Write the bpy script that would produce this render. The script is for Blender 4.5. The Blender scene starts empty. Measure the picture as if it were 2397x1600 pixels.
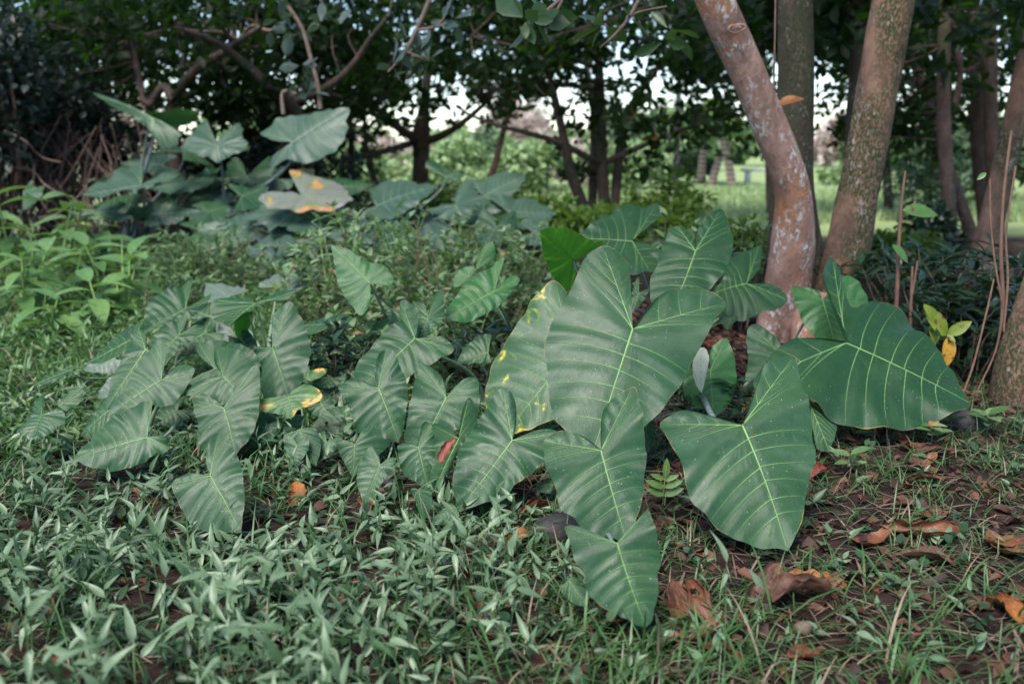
import bpy, math, random
import numpy as np
from mathutils import Vector, Matrix

R = math.radians
rng = np.random.default_rng(7)
random.seed(7)
scene = bpy.context.scene
col = scene.collection

# ------------------------------------------------------------------ camera
W_SRC, H_SRC = 2397.0, 1600.0          # pixel frame in which the photo was measured
CX, CY = W_SRC / 2, H_SRC / 2
FOC = 35.0 / 36.0 * W_SRC
CAM_H = 1.3
PITCH = math.atan((CY - 337) / FOC)
cam = bpy.data.cameras.new('camera')
cam.lens = 35.0; cam.sensor_width = 36.0; cam.clip_end = 600; cam.clip_start = 0.05
cam.dof.use_dof = True; cam.dof.focus_distance = 3.55; cam.dof.aperture_fstop = 2.1
cam_o = bpy.data.objects.new('camera', cam); col.objects.link(cam_o)
cam_o.location = (0, 0, CAM_H); cam_o.rotation_euler = (R(90) - PITCH, 0, 0)
scene.camera = cam_o

# ------------------------------------------------------------------ light
SUN_EL, SUN_AZ = R(56), R(205)          # azimuth the light comes from, clockwise from +Y
world = bpy.data.worlds.new('World'); scene.world = world; world.use_nodes = True
wn = world.node_tree.nodes; wl = world.node_tree.links; wn.clear()
sky = wn.new('ShaderNodeTexSky'); sky.sky_type = 'NISHITA'; sky.sun_disc = False
sky.sun_elevation = SUN_EL; sky.sun_rotation = SUN_AZ
sky.air_density = 0.85; sky.dust_density = 0.3; sky.ozone_density = 0.8
bg = wn.new('ShaderNodeBackground'); bg.inputs['Strength'].default_value = 0.09
wo = wn.new('ShaderNodeOutputWorld')
wl.new(sky.outputs[0], bg.inputs[0]); wl.new(bg.outputs[0], wo.inputs[0])
sl = bpy.data.lights.new('sun', 'SUN'); sl.energy = 2.0; sl.angle = R(28); sl.color = (1.0, 0.945, 0.86)
so = bpy.data.objects.new('sun', sl); col.objects.link(so)
sd = Vector((math.sin(SUN_AZ) * math.cos(SUN_EL), math.cos(SUN_AZ) * math.cos(SUN_EL), math.sin(SUN_EL)))
so.rotation_euler = sd.to_track_quat('Z', 'Y').to_euler(); so.location = (0, -5, 20)
scene.view_settings.view_transform = 'Standard'; scene.view_settings.look = 'None'
scene.view_settings.exposure = 1.7; scene.view_settings.gamma = 1.0
scene.cycles.max_bounces = 8; scene.cycles.transmission_bounces = 4; scene.cycles.diffuse_bounces = 4
scene.cycles.use_denoising = True

# ------------------------------------------------------------------ projection helpers
cp, sp_ = math.cos(PITCH), math.sin(PITCH)
def ray(px, py):
    """world direction (unit forward component) through a photo pixel"""
    x = (px - CX) / FOC; u = -(py - CY) / FOC
    return np.array([x, cp + u * sp_, -sp_ + u * cp])
CAMP = np.array([0.0, 0.0, CAM_H])
def at(px, py, Y):
    d = ray(px, py); return CAMP + d * (Y / d[1])
def gz(x, y):
    """ground height"""
    x = np.asarray(x, float); y = np.asarray(y, float)
    return 0.022 * np.sin(1.7 * x + 0.6 * y) * np.cos(1.3 * y - 0.4 * x) + 0.012 * np.sin(4.1 * x + 1.0) * np.sin(3.7 * y) \
        + 0.05 * np.sin(0.33 * x + 1.1) * np.sin(0.29 * y)
def on_ground(px, py):
    d = ray(px, py); t = -CAM_H / d[2]; p = CAMP + d * t
    p[2] = float(gz(p[0], p[1])); return p
def gx(px, Y):
    """world x of a photo column at distance Y near the ground"""
    d = ray(px, 900); return d[0] / d[1] * Y
V = 2397.0 / 2349.0

# ------------------------------------------------------------------ object helpers
def tag(o, label=None, cat=None, group=None, kind=None):
    if label: o['label'] = label
    if cat: o['category'] = cat
    if group: o['group'] = group
    if kind: o['kind'] = kind
    return o
def empty(name, loc, label, cat, group=None):
    o = bpy.data.objects.new(name, None); o.location = loc; o.empty_display_size = 0.1
    col.objects.link(o); return tag(o, label, cat, group)
def link(name, me, mat, parent=None, loc=(0, 0, 0)):
    o = bpy.data.objects.new(name, me); col.objects.link(o); o.location = loc
    if mat is not None and len(me.materials) == 0: me.materials.append(mat)
    if parent is not None: o.parent = parent
    return o
def np_mesh(name, verts, quads, attrs=None, smooth=True):
    verts = np.asarray(verts, np.float32); quads = np.asarray(quads, np.int32)
    k = quads.shape[1]
    me = bpy.data.meshes.new(name)
    me.vertices.add(len(verts)); me.vertices.foreach_set('co', verts.ravel())
    me.loops.add(quads.size); me.loops.foreach_set('vertex_index', quads.ravel())
    me.polygons.add(len(quads))
    me.polygons.foreach_set('loop_start', np.arange(0, quads.size, k, dtype=np.int32))
    try: me.polygons.foreach_set('loop_total', np.full(len(quads), k, np.int32))
    except Exception: pass
    if attrs:
        for an, av in attrs.items():
            a = me.attributes.new(an, 'FLOAT', 'POINT'); a.data.foreach_set('value', np.asarray(av, np.float32))
    me.update(calc_edges=True); me.validate()
    if smooth: me.polygons.foreach_set('use_smooth', np.ones(len(me.polygons), bool))
    return me
def norm(v):
    v = np.asarray(v, float); return v / (np.linalg.norm(v, axis=-1, keepdims=True) + 1e-12)
class Bag:
    """collects vertex / quad arrays into one mesh"""
    def __init__(s): s.v = []; s.f = []; s.a = []; s.n = 0
    def add(s, v, f, a=0.5):
        v = np.asarray(v, float).reshape(-1, 3); f = np.asarray(f, int)
        s.v.append(v); s.f.append(f + s.n); s.n += len(v)
        s.a.append(np.broadcast_to(np.asarray(a, float), (len(v),)))
    def mesh(s, name): return np_mesh(name, np.concatenate(s.v), np.concatenate(s.f), {'var': np.concatenate(s.a)})
def catmull(P, n):
    P = np.asarray(P, float)
    if len(P) == 2:
        t = np.linspace(0, 1, n)[:, None]; return P[0] * (1 - t) + P[1] * t
    Q = np.vstack([2 * P[0] - P[1], P, 2 * P[-1] - P[-2]])
    d = np.maximum(np.linalg.norm(np.diff(Q[:, :3], axis=0), axis=1), 1e-9) ** 0.5
    k = np.concatenate([[0], np.cumsum(d)])
    out = []
    for i in range(1, len(Q) - 2):
        t = np.linspace(k[i], k[i + 1], 12, endpoint=False)[:, None]
        A1 = (k[i] - t) / (k[i] - k[i-1]) * Q[i-1] + (t - k[i-1]) / (k[i] - k[i-1]) * Q[i]
        A2 = (k[i+1] - t) / (k[i+1] - k[i]) * Q[i] + (t - k[i]) / (k[i+1] - k[i]) * Q[i+1]
        A3 = (k[i+2] - t) / (k[i+2] - k[i+1]) * Q[i+1] + (t - k[i+1]) / (k[i+2] - k[i+1]) * Q[i+2]
        B1 = (k[i+1] - t) / (k[i+1] - k[i-1]) * A1 + (t - k[i-1]) / (k[i+1] - k[i-1]) * A2
        B2 = (k[i+2] - t) / (k[i+2] - k[i]) * A2 + (t - k[i]) / (k[i+2] - k[i]) * A3
        out.append((k[i+1] - t) / (k[i+1] - k[i]) * B1 + (t - k[i]) / (k[i+1] - k[i]) * B2)
    C = np.vstack(out + [P[-1:]])
    L = np.concatenate([[0], np.cumsum(np.linalg.norm(np.diff(C, axis=0), axis=1))])
    s = np.linspace(0, L[-1], n)
    return np.stack([np.interp(s, L, C[:, j]) for j in range(C.shape[1])], 1)
def tube(bag, pts, rad, sides=8, rough=0.0, var=0.5, seed=0, n=None, cap=True):
    """tapered tube along points (N,3); rad (N,)"""
    pts = np.asarray(pts, float); rad = np.broadcast_to(np.asarray(rad, float), (len(pts),))
    if n: 
        C = catmull(np.hstack([pts, rad[:, None]]), n); pts, rad = C[:, :3], np.maximum(C[:, 3], 1e-4)
    N = len(pts); T = norm(np.gradient(pts, axis=0))
    ref = np.array([0.0, 1.0, 0.0]) if abs(T[:, 1]).mean() < 0.8 else np.array([1.0, 0, 0])
    U = norm(np.cross(T, ref)); Wv = np.cross(T, U)
    a = np.linspace(0, 2 * np.pi, sides, endpoint=False)
    rr = np.repeat(rad[:, None], sides, 1)
    if rough:
        g = np.random.default_rng(seed); L = np.linspace(0, 1, N)[:, None]
        for q in range(5):
            k = g.integers(1, 4); f = g.uniform(2, 14); rr = rr * (1 + rough * g.uniform(.3, 1) * np.sin(k * a[None] + f * L + g.uniform(0, 6)))
        for q in range(4):
            rr = rr * (1 + .22 * rough * np.sin(g.integers(3, 9) * a[None] + g.uniform(18, 60) * L + g.uniform(0, 6)))
    v = pts[:, None] + rr[..., None] * (np.cos(a)[None, :, None] * U[:, None] + np.sin(a)[None, :, None] * Wv[:, None])
    i = np.arange(N - 1)[:, None]; j = np.arange(sides)[None]
    f = np.stack([i * sides + j, i * sides + (j + 1) % sides, (i + 1) * sides + (j + 1) % sides, (i + 1) * sides + j], -1).reshape(-1, 4)
    bag.add(v, f, var)
def leaf_template(rows=6, hw=0.18, fold=0.25, droop=0.15, belly=0.45, point=0.0):
    t = np.linspace(0, 1, rows); pw = math.log(0.5) / math.log(belly)
    w = hw * np.sin(np.pi * np.clip(t, 0, 1) ** pw) ** (0.8 if not point else 1.0) * (1 - 0.45 * point * t) * (1 + .2 * point) + 0.008; w[-1] = 0.003
    v = []
    for i in range(rows):
        for c in (-1, 0, 1): v.append((c * w[i], t[i], fold * abs(c) * w[i] - droop * t[i] ** 2))
    f = []
    for i in range(rows - 1):
        for c in range(2): f.append((i*3+c, i*3+c+1, (i+1)*3+c+1, (i+1)*3+c))
    return np.array(v), np.array(f)
def frames(axis, up):
    axis = norm(axis); side = norm(np.cross(axis, up)); nrm = np.cross(side, axis)
    return np.stack([side, axis, nrm], -1)          # columns
def scatter(bag, tmpl, pos, axis, up, scale, var, wscale=None):
    tv, tf = tmpl; pos = np.asarray(pos); N = len(pos)
    if N == 0: return
    M = frames(axis, up); s = np.broadcast_to(np.asarray(scale, float), (N,))
    tv_ = np.repeat(tv[None], N, 0) * s[:, None, None]
    if wscale is not None: tv_[:, :, 0] *= np.asarray(wscale)[:, None]
    v = np.einsum('nij,nkj->nki', M, tv_) + pos[:, None]
    f = (tf[None] + (np.arange(N) * len(tv))[:, None, None]).reshape(-1, tf.shape[1])
    bag.add(v.reshape(-1, 3), f, np.repeat(np.broadcast_to(np.asarray(var, float), (N,)), len(tv)))
def rand_dirs(n, zlo=-1, zhi=1):
    z = rng.uniform(zlo, zhi, n); a = rng.uniform(0, 2*np.pi, n); r = np.sqrt(np.maximum(0, 1 - z*z))
    return np.stack([r*np.cos(a), r*np.sin(a), z], 1)

# ------------------------------------------------------------------ materials
def new_mat(name):
    m = bpy.data.materials.new(name); m.use_nodes = True; nt = m.node_tree; nt.nodes.clear()
    out = nt.nodes.new('ShaderNodeOutputMaterial'); return m, nt, out
def N(nt, typ, **kw):
    n = nt.nodes.new(typ)
    for k, v in kw.items():
        if k in n.inputs: n.inputs[k].default_value = v
        else: setattr(n, k, v)
    return n
def mixc(nt, fac, a, b, bt='MIX'):
    n = nt.nodes.new('ShaderNodeMix'); n.data_type = 'RGBA'; n.blend_type = bt
    for s, v in ((0, fac), (6, a), (7, b)):
        if hasattr(v, 'links'): nt.links.new(v, n.inputs[s])
        else: n.inputs[s].default_value = (*v, 1) if isinstance(v, tuple) else v
    return n.outputs[2]
def mathn(nt, op, a, b=0.0, clamp=False):
    n = nt.nodes.new('ShaderNodeMath'); n.operation = op; n.use_clamp = clamp
    for s, v in ((0, a), (1, b)):
        if hasattr(v, 'links'): nt.links.new(v, n.inputs[s])
        else: n.inputs[s].default_value = v
    return n.outputs[0]
def smooth(nt, v, lo, hi, tolo=0.0, tohi=1.0):
    n = nt.nodes.new('ShaderNodeMapRange'); n.interpolation_type = 'SMOOTHSTEP'
    nt.links.new(v, n.inputs[0])
    for i, x in enumerate((lo, hi, tolo, tohi)): n.inputs[i+1].default_value = x
    return n.outputs[0]
def noise(nt, scale, detail=4.0, rough=0.55, vec=None, dist=0.0):
    n = N(nt, 'ShaderNodeTexNoise', Scale=scale, Detail=detail, Roughness=rough, Distortion=dist)
    if vec is not None: nt.links.new(vec, n.inputs['Vector'])
    return n.outputs['Fac']
def attr(nt, name):
    return N(nt, 'ShaderNodeAttribute', attribute_name=name).outputs['Fac']
def pos(nt): return N(nt, 'ShaderNodeNewGeometry').outputs['Position']

def foliage_mat(name, ca, cb, rough=0.45, trans=0.25, tcol=None, spec=0.5, cc=None, thr=0.9, spots=None):
    """small leaves: colour varies leaf to leaf by the 'var' attribute"""
    m, nt, out = new_mat(name); v = attr(nt, 'var')
    c = mixc(nt, v, ca, cb)
    c = mixc(nt, smooth(nt, noise(nt, 30, 3, vec=pos(nt)), 0.35, 0.75, 0, 0.45), c, tuple(x * 0.55 for x in ca))
    if cc: c = mixc(nt, smooth(nt, v, thr, thr + 0.02), c, cc)
    if spots: c = mixc(nt, smooth(nt, noise(nt, spots[1], 2, vec=pos(nt)), spots[2], spots[2] + 0.04), c, spots[0])
    p = N(nt, 'ShaderNodeBsdfPrincipled', Roughness=rough); nt.links.new(c, p.inputs['Base Color'])
    p.inputs['Specular IOR Level'].default_value = spec
    t = N(nt, 'ShaderNodeBsdfTranslucent'); nt.links.new(mixc(nt, 0.6, c, tcol or tuple(x * 1.6 for x in cb)), t.inputs['Color'])
    mx = N(nt, 'ShaderNodeMixShader', Fac=trans)
    nt.links.new(p.outputs[0], mx.inputs[1]); nt.links.new(t.outputs[0], mx.inputs[2]); nt.links.new(mx.outputs[0], out.inputs[0])
    return m

def blade_mat(name, ca, cb, trans=0.16, tcol=(0.10, 0.26, 0.035), rough=0.41, patch=None, rim=None, dust=0.5, spec=0.30):
    m, nt, out = new_mat(name)
    oi = N(nt, 'ShaderNodeObjectInfo'); rnd = oi.outputs['Random']
    P = pos(nt); vd = attr(nt, 'vd'); va = attr(nt, 'va'); ed = attr(nt, 'edge')
    c = mixc(nt, rnd, ca, cb)
    c = mixc(nt, smooth(nt, noise(nt, 7, 4, vec=P), 0.35, 0.7, 0, 0.5), c, tuple(x * 0.68 for x in ca))
    # paler green beside the veins
    c = mixc(nt, smooth(nt, vd, 0.0, 0.011, 0.42, 0.0), c, (cb[0] * 1.7, cb[1] * 1.6, cb[2] * 1.35))
    # fine cross veins
    wv = mathn(nt, 'SINE', mathn(nt, 'ADD', mathn(nt, 'MULTIPLY', va, 900.0), mathn(nt, 'MULTIPLY', noise(nt, 22, 3, vec=P), 16.0)))
    c = mixc(nt, smooth(nt, wv, 0.55, 1.0, 0, 0.16), c, (cb[0] * 1.5, cb[1] * 1.45, cb[2] * 1.4))
    vt = N(nt, 'ShaderNodeTexVoronoi', Scale=130.0, feature='DISTANCE_TO_EDGE'); nt.links.new(P, vt.inputs['Vector'])
    c = mixc(nt, smooth(nt, vt.outputs['Distance'], 0.0, 0.12, 0.30, 0.0), c, (cb[0] * 1.7, cb[1] * 1.55, cb[2] * 1.5))
    c = mixc(nt, smooth(nt, noise(nt, 26, 5, 0.7, P, 0.8), 0.52, 0.72, 0, 0.45), c, tuple(x * 0.6 for x in ca))
    c = mixc(nt, smooth(nt, noise(nt, 4.5, 3, 0.6, P), 0.45, 0.7, 0, 0.35), c, (cb[0] * 1.5, cb[1] * 1.25, cb[2] * 0.8))
    # dusty bloom and specks
    dn = noise(nt, 16, 6, 0.7, P, 1.2)
    c = mixc(nt, smooth(nt, dn, 0.56, 0.75, 0, 0.30 * dust), c, (0.15, 0.20, 0.17))
    vo = N(nt, 'ShaderNodeTexVoronoi', Scale=42.0); nt.links.new(P, vo.inputs['Vector'])
    c = mixc(nt, smooth(nt, vo.outputs['Distance'], 0.05, 0.09, 0.6, 0.0), c, (0.45, 0.48, 0.42))
    vb_ = N(nt, 'ShaderNodeTexVoronoi', Scale=13.0); nt.links.new(P, vb_.inputs['Vector'])
    bd = mathn(nt, 'ADD', vb_.outputs['Distance'], mathn(nt, 'MULTIPLY', noise(nt, 70, 3, vec=P), 0.12))
    c = mixc(nt, smooth(nt, bd, 0.115, 0.135, 0.85, 0.0), c, (0.10, 0.05, 0.022))
    if patch:
        pn = noise(nt, patch[1], 3, 0.5, P, 0.6)
        c = mixc(nt, smooth(nt, pn, patch[2] - 0.07, patch[2], 0, 0.6), c, (0.14, 0.22, 0.035))
        c = mixc(nt, smooth(nt, pn, patch[2] - 0.01, patch[2] + 0.05, 0, 0.95), c, patch[0])
    if rim:
        rn = mathn(nt, 'ADD', ed, mathn(nt, 'MULTIPLY', noise(nt, 8, 4, 0.6, P), rim[1]))
        c = mixc(nt, smooth(nt, rn, 0.985 + rim[1] * 0.78, 0.992 + rim[1] * 0.78), c, rim[0])
    p = N(nt, 'ShaderNodeBsdfPrincipled'); nt.links.new(c, p.inputs['Base Color'])
    nt.links.new(mathn(nt, 'ADD', mathn(nt, 'MULTIPLY', dn, 0.26), rough - 0.13), p.inputs['Roughness'])
    p.inputs['Specular IOR Level'].default_value = spec
    b = N(nt, 'ShaderNodeBump', Strength=0.30, Distance=0.0012)
    h = mathn(nt, 'ADD', mathn(nt, 'MULTIPLY', wv, 0.14), mathn(nt, 'MULTIPLY', noise(nt, 60, 4, vec=P), 1.2))
    nt.links.new(h, b.inputs['Height']); nt.links.new(b.outputs[0], p.inputs['Normal'])
    t = N(nt, 'ShaderNodeBsdfTranslucent'); nt.links.new(mixc(nt, 0.7, c, tcol), t.inputs['Color'])
    mx = N(nt, 'ShaderNodeMixShader', Fac=trans)
    nt.links.new(p.outputs[0], mx.inputs[1]); nt.links.new(t.outputs[0], mx.inputs[2]); nt.links.new(mx.outputs[0], out.inputs[0])
    return m

def plain_mat(name, ca, cb, scale=20.0, rough=0.7, bump=0.3, dist=0.004, trans=0.0):
    m, nt, out = new_mat(name); P = pos(nt)
    c = mixc(nt, smooth(nt, noise(nt, scale, 6, 0.65, P), 0.3, 0.7), ca, cb)
    p = N(nt, 'ShaderNodeBsdfPrincipled', Roughness=rough); nt.links.new(c, p.inputs['Base Color'])
    if bump:
        b = N(nt, 'ShaderNodeBump', Strength=bump, Distance=dist); nt.links.new(noise(nt, scale * 3, 6, 0.7, P), b.inputs['Height'])
        nt.links.new(b.outputs[0], p.inputs['Normal'])
    if trans:
        t = N(nt, 'ShaderNodeBsdfTranslucent'); nt.links.new(c, t.inputs['Color']); mx = N(nt, 'ShaderNodeMixShader', Fac=trans)
        nt.links.new(p.outputs[0], mx.inputs[1]); nt.links.new(t.outputs[0], mx.inputs[2]); nt.links.new(mx.outputs[0], out.inputs[0])
    else: nt.links.new(p.outputs[0], out.inputs[0])
    return m

def bark_mat(name, base, dark, lichen, rust=None, moss=None, lich_amt=0.5, scale=1.0):
    m, nt, out = new_mat(name)
    mp = N(nt, 'ShaderNodeMapping'); nt.links.new(pos(nt), mp.inputs[0]); mp.inputs['Scale'].default_value = (1, 1, 0.55); P = mp.outputs[0]
    c = mixc(nt, smooth(nt, noise(nt, 9 * scale, 8, 0.7, P), 0.3, 0.7), dark, base)
    if rust: c = mixc(nt, smooth(nt, noise(nt, 3.1 * scale, 4, 0.6, P), 0.46, 0.62, 0, 0.9), c, rust)
    if moss:
        mn = mathn(nt, 'MULTIPLY', smooth(nt, noise(nt, 2.3 * scale, 3, 0.5, P), 0.46, 0.6), smooth(nt, noise(nt, 75 * scale, 5, 0.7, P), 0.44, 0.52))
        c = mixc(nt, mn, c, moss)
    ln = noise(nt, 42 * scale, 6, 0.66, P, 0.4); lm = noise(nt, 4.6 * scale, 4, 0.6, P)
    lf = mathn(nt, 'MULTIPLY', smooth(nt, ln, 0.60 - 0.1 * lich_amt, 0.64 - 0.1 * lich_amt), smooth(nt, lm, 0.47, 0.60))
    c = mixc(nt, lf, c, lichen)
    vo = N(nt, 'ShaderNodeTexVoronoi', Scale=11.0 * scale); nt.links.new(P, vo.inputs['Vector'])
    vo.inputs['Randomness'].default_value = 1.0
    vj = mathn(nt, 'ADD', vo.outputs['Distance'], mathn(nt, 'MULTIPLY', noise(nt, 50, 3, vec=P), 0.22))
    c = mixc(nt, smooth(nt, vj, 0.17, 0.21, 0.75 * min(1, lich_amt * 1.6), 0), c, tuple(x * 0.85 for x in lichen))
    c = mixc(nt, smooth(nt, noise(nt, 2.6 * scale, 6, 0.68, P, 1.0), 0.5, 0.68, 0, 0.65), c, tuple(x * 0.6 for x in dark))
    c = mixc(nt, smooth(nt, noise(nt, 85 * scale, 4, 0.7, P), 0.5, 0.72, 0, 0.55), c, tuple(x * 0.55 for x in dark))
    # dark lenticels and scars
    c = mixc(nt, smooth(nt, noise(nt, 38 * scale, 4, 0.6, P), 0.66, 0.72, 0, 0.7), c, tuple(x * 0.35 for x in dark))
    p = N(nt, 'ShaderNodeBsdfPrincipled', Roughness=0.85); nt.links.new(c, p.inputs['Base Color'])
    p.inputs['Specular IOR Level'].default_value = 0.25
    b = N(nt, 'ShaderNodeBump', Strength=0.9, Distance=0.02)
    h = mathn(nt, 'ADD', noise(nt, 30 * scale, 8, 0.7, P), mathn(nt, 'MULTIPLY', lf, 0.25))
    nt.links.new(h, b.inputs['Height']); nt.links.new(b.outputs[0], p.inputs['Normal']); nt.links.new(p.outputs[0], out.inputs[0])
    return m

M = {}
G1, G2 = (0.013, 0.054, 0.020), (0.027, 0.077, 0.036)
M['blade'] = blade_mat('elephant_ear_blade', G1, G2, rim=((0.30, 0.20, 0.05), 0.04))
M['blade_rim'] = blade_mat('elephant_ear_blade_yellow_rim', G1, G2, rim=((0.42, 0.26, 0.06), 0.05), dust=0.8)
M['blade_dark'] = blade_mat('elephant_ear_blade_dark', (0.017, 0.058, 0.025), (0.025, 0.072, 0.033), dust=0.4)
M['blade_bright'] = blade_mat('elephant_ear_blade_bright', (0.026, 0.105, 0.030), (0.034, 0.120, 0.038), trans=0.22, dust=0.25)
M['blade_back'] = blade_mat('elephant_ear_blade_backlit', (0.035, 0.11, 0.02), (0.05, 0.14, 0.025), trans=0.55, tcol=(0.12, 0.46, 0.03), dust=0.1, rim=((0.35, 0.26, 0.05), 0.01))  # backlight put into the brighter green and transmission colour
M['blade_spot'] = blade_mat('elephant_ear_blade_spotted', (0.036, 0.092, 0.042), (0.046, 0.11, 0.052), patch=((0.60, 0.42, 0.06), 14.0, 0.634), rim=((0.5, 0.32, 0.08), 0.03), dust=0.9)
M['blade_dying'] = blade_mat('elephant_ear_blade_dying', (0.03, 0.09, 0.03), (0.036, 0.10, 0.034), patch=((0.66, 0.34, 0.09), 9.0, 0.54), rim=((0.62, 0.28, 0.12), 0.05), dust=0.3)
M['blade_far'] = blade_mat('giant_taro_blade', (0.034, 0.078, 0.054), (0.052, 0.100, 0.074), dust=0.8, rough=0.42, spec=0.35)
M['blade_pale'] = blade_mat('giant_taro_blade_pale', (0.17, 0.185, 0.16), (0.20, 0.215, 0.19), dust=0.9, patch=((0.50, 0.25, 0.11), 3.4, 0.585), rim=((0.50, 0.25, 0.12), 0.14))  # light spot put into the pale base; brown patches and rim are its own
M['blade_lav'] = blade_mat('dusty_grey_blade', (0.085, 0.125, 0.105), (0.11, 0.15, 0.13), dust=1.0)
M['blade_white'] = blade_mat('young_leaf_underside', (0.66, 0.68, 0.54), (0.70, 0.72, 0.58), trans=0.3, tcol=(0.4, 0.45, 0.25), dust=0.1)
M['vein'] = foliage_mat('leaf_vein', (0.060, 0.140, 0.055), (0.17, 0.31, 0.085), 0.5, 0.0)
M['vein_far'] = foliage_mat('leaf_vein_far', (0.09, 0.15, 0.11), (0.22, 0.31, 0.19), 0.5, 0.0)
M['vein_pale'] = foliage_mat('pale_leaf_vein', (0.50, 0.52, 0.38), (0.58, 0.60, 0.42), 0.5, 0.0)
M['vein_back'] = plain_mat('leaf_vein_backlit', (0.09, 0.20, 0.03), (0.12, 0.25, 0.04), 20, 0.5, 0, trans=0.4)  # backlight put into the vein colour to go with the backlit blade
M['petiole'] = plain_mat('petiole_skin', (0.15, 0.23, 0.13), (0.24, 0.32, 0.21), 14, 0.45, 0.15)
M['petiole_blue'] = plain_mat('petiole_waxy_skin', (0.09, 0.12, 0.11), (0.20, 0.25, 0.26), 9, 0.4, 0.15)
M['cover'] = foliage_mat('ground_cover_leaf', (0.045, 0.110, 0.036), (0.215, 0.30, 0.18), 0.42, 0.2, (0.12, 0.25, 0.05), cc=(0.38, 0.30, 0.10), thr=0.985)
M['cover_far'] = foliage_mat('far_ground_cover_leaf', (0.035, 0.10, 0.020), (0.15, 0.25, 0.085), 0.45, 0.25, (0.15, 0.32, 0.05))
M['grass'] = foliage_mat('grass_blade', (0.045, 0.115, 0.030), (0.095, 0.19, 0.06), 0.45, 0.28, (0.13, 0.3, 0.04), cc=(0.30, 0.22, 0.15), thr=0.90)
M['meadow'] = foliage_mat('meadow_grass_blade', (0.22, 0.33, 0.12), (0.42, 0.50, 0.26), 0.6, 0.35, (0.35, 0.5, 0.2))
M['ginger'] = foliage_mat('ginger_leaf', (0.07, 0.18, 0.04), (0.20, 0.34, 0.11), 0.42, 0.28, (0.22, 0.42, 0.05))
M['ginger_stem'] = plain_mat('ginger_stem_skin', (0.17, 0.30, 0.07), (0.26, 0.38, 0.11), 18, 0.45, 0.1, trans=0.15)
M['shrub'] = foliage_mat('shrub_leaf', (0.06, 0.14, 0.040), (0.23, 0.32, 0.15), 0.4, 0.25, (0.16, 0.34, 0.05), cc=(0.40, 0.13, 0.06), thr=0.975)
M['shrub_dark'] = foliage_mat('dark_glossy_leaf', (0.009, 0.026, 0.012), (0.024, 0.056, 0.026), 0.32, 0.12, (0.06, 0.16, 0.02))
M['shrub_lit'] = foliage_mat('sunlit_shrub_leaf', (0.022, 0.065, 0.012), (0.11, 0.20, 0.032), 0.45, 0.4, (0.26, 0.44, 0.04))  # lit look put into the yellow-green leaf and transmission colours
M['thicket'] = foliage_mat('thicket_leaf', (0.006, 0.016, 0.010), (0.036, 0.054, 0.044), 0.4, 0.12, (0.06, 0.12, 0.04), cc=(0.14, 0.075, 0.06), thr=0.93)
M['crown'] = foliage_mat('canopy_leaf', (0.004, 0.010, 0.0035), (0.012, 0.028, 0.008), 0.5, 0.34, (0.06, 0.17, 0.012), spec=0.2, cc=(0.16, 0.07, 0.02), thr=0.992)  # backlit darkness of the canopy put into the near-black leaf colour
M['crown_near'] = foliage_mat('near_canopy_leaf', (0.03, 0.07, 0.022), (0.065, 0.12, 0.045), 0.36, 0.28, (0.13, 0.26, 0.03))
M['crown_grey'] = foliage_mat('greyish_canopy_leaf', (0.05, 0.085, 0.06), (0.13, 0.16, 0.15), 0.36, 0.2, (0.13, 0.26, 0.03), cc=(0.55, 0.25, 0.17), thr=0.97)
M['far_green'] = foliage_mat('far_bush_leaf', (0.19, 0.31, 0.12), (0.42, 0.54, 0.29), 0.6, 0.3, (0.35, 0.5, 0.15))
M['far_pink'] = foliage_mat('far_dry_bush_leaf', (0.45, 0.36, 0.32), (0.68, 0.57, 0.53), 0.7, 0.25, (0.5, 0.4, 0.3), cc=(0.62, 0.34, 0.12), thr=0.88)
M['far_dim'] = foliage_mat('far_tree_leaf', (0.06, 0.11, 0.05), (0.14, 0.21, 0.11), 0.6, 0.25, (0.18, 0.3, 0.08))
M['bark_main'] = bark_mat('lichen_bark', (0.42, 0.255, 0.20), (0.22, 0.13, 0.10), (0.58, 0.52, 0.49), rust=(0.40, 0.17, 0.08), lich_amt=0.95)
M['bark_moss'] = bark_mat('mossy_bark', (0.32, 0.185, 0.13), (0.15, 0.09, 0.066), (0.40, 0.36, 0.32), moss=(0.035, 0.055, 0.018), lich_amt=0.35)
M['bark_grey'] = bark_mat('shaded_bark', (0.115, 0.078, 0.066), (0.05, 0.036, 0.031), (0.20, 0.175, 0.16), moss=(0.03, 0.045, 0.018), lich_amt=0.35)  # shade put into the colour, a darker bark for trunks farther back
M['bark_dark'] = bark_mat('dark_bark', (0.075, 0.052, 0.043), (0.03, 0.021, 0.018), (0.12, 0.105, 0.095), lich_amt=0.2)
M['twig'] = plain_mat('pale_twig', (0.13, 0.085, 0.065), (0.24, 0.17, 0.135), 22, 0.8, 0.3)
M['cane'] = plain_mat('dry_cane', (0.13, 0.065, 0.042), (0.21, 0.115, 0.075), 22, 0.7, 0.3)
M['root'] = plain_mat('dead_vine', (0.05, 0.030, 0.025), (0.13, 0.08, 0.065), 22, 0.85, 0.3)
M['straw'] = foliage_mat('dry_straw', (0.10, 0.065, 0.045), (0.22, 0.15, 0.11), 0.8, 0.05, (0.2, 0.12, 0.06))
M['litter'] = foliage_mat('leaf_litter_scrap', (0.016, 0.007, 0.005), (0.145, 0.056, 0.028), 0.7, 0.08, (0.2, 0.09, 0.04))
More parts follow.
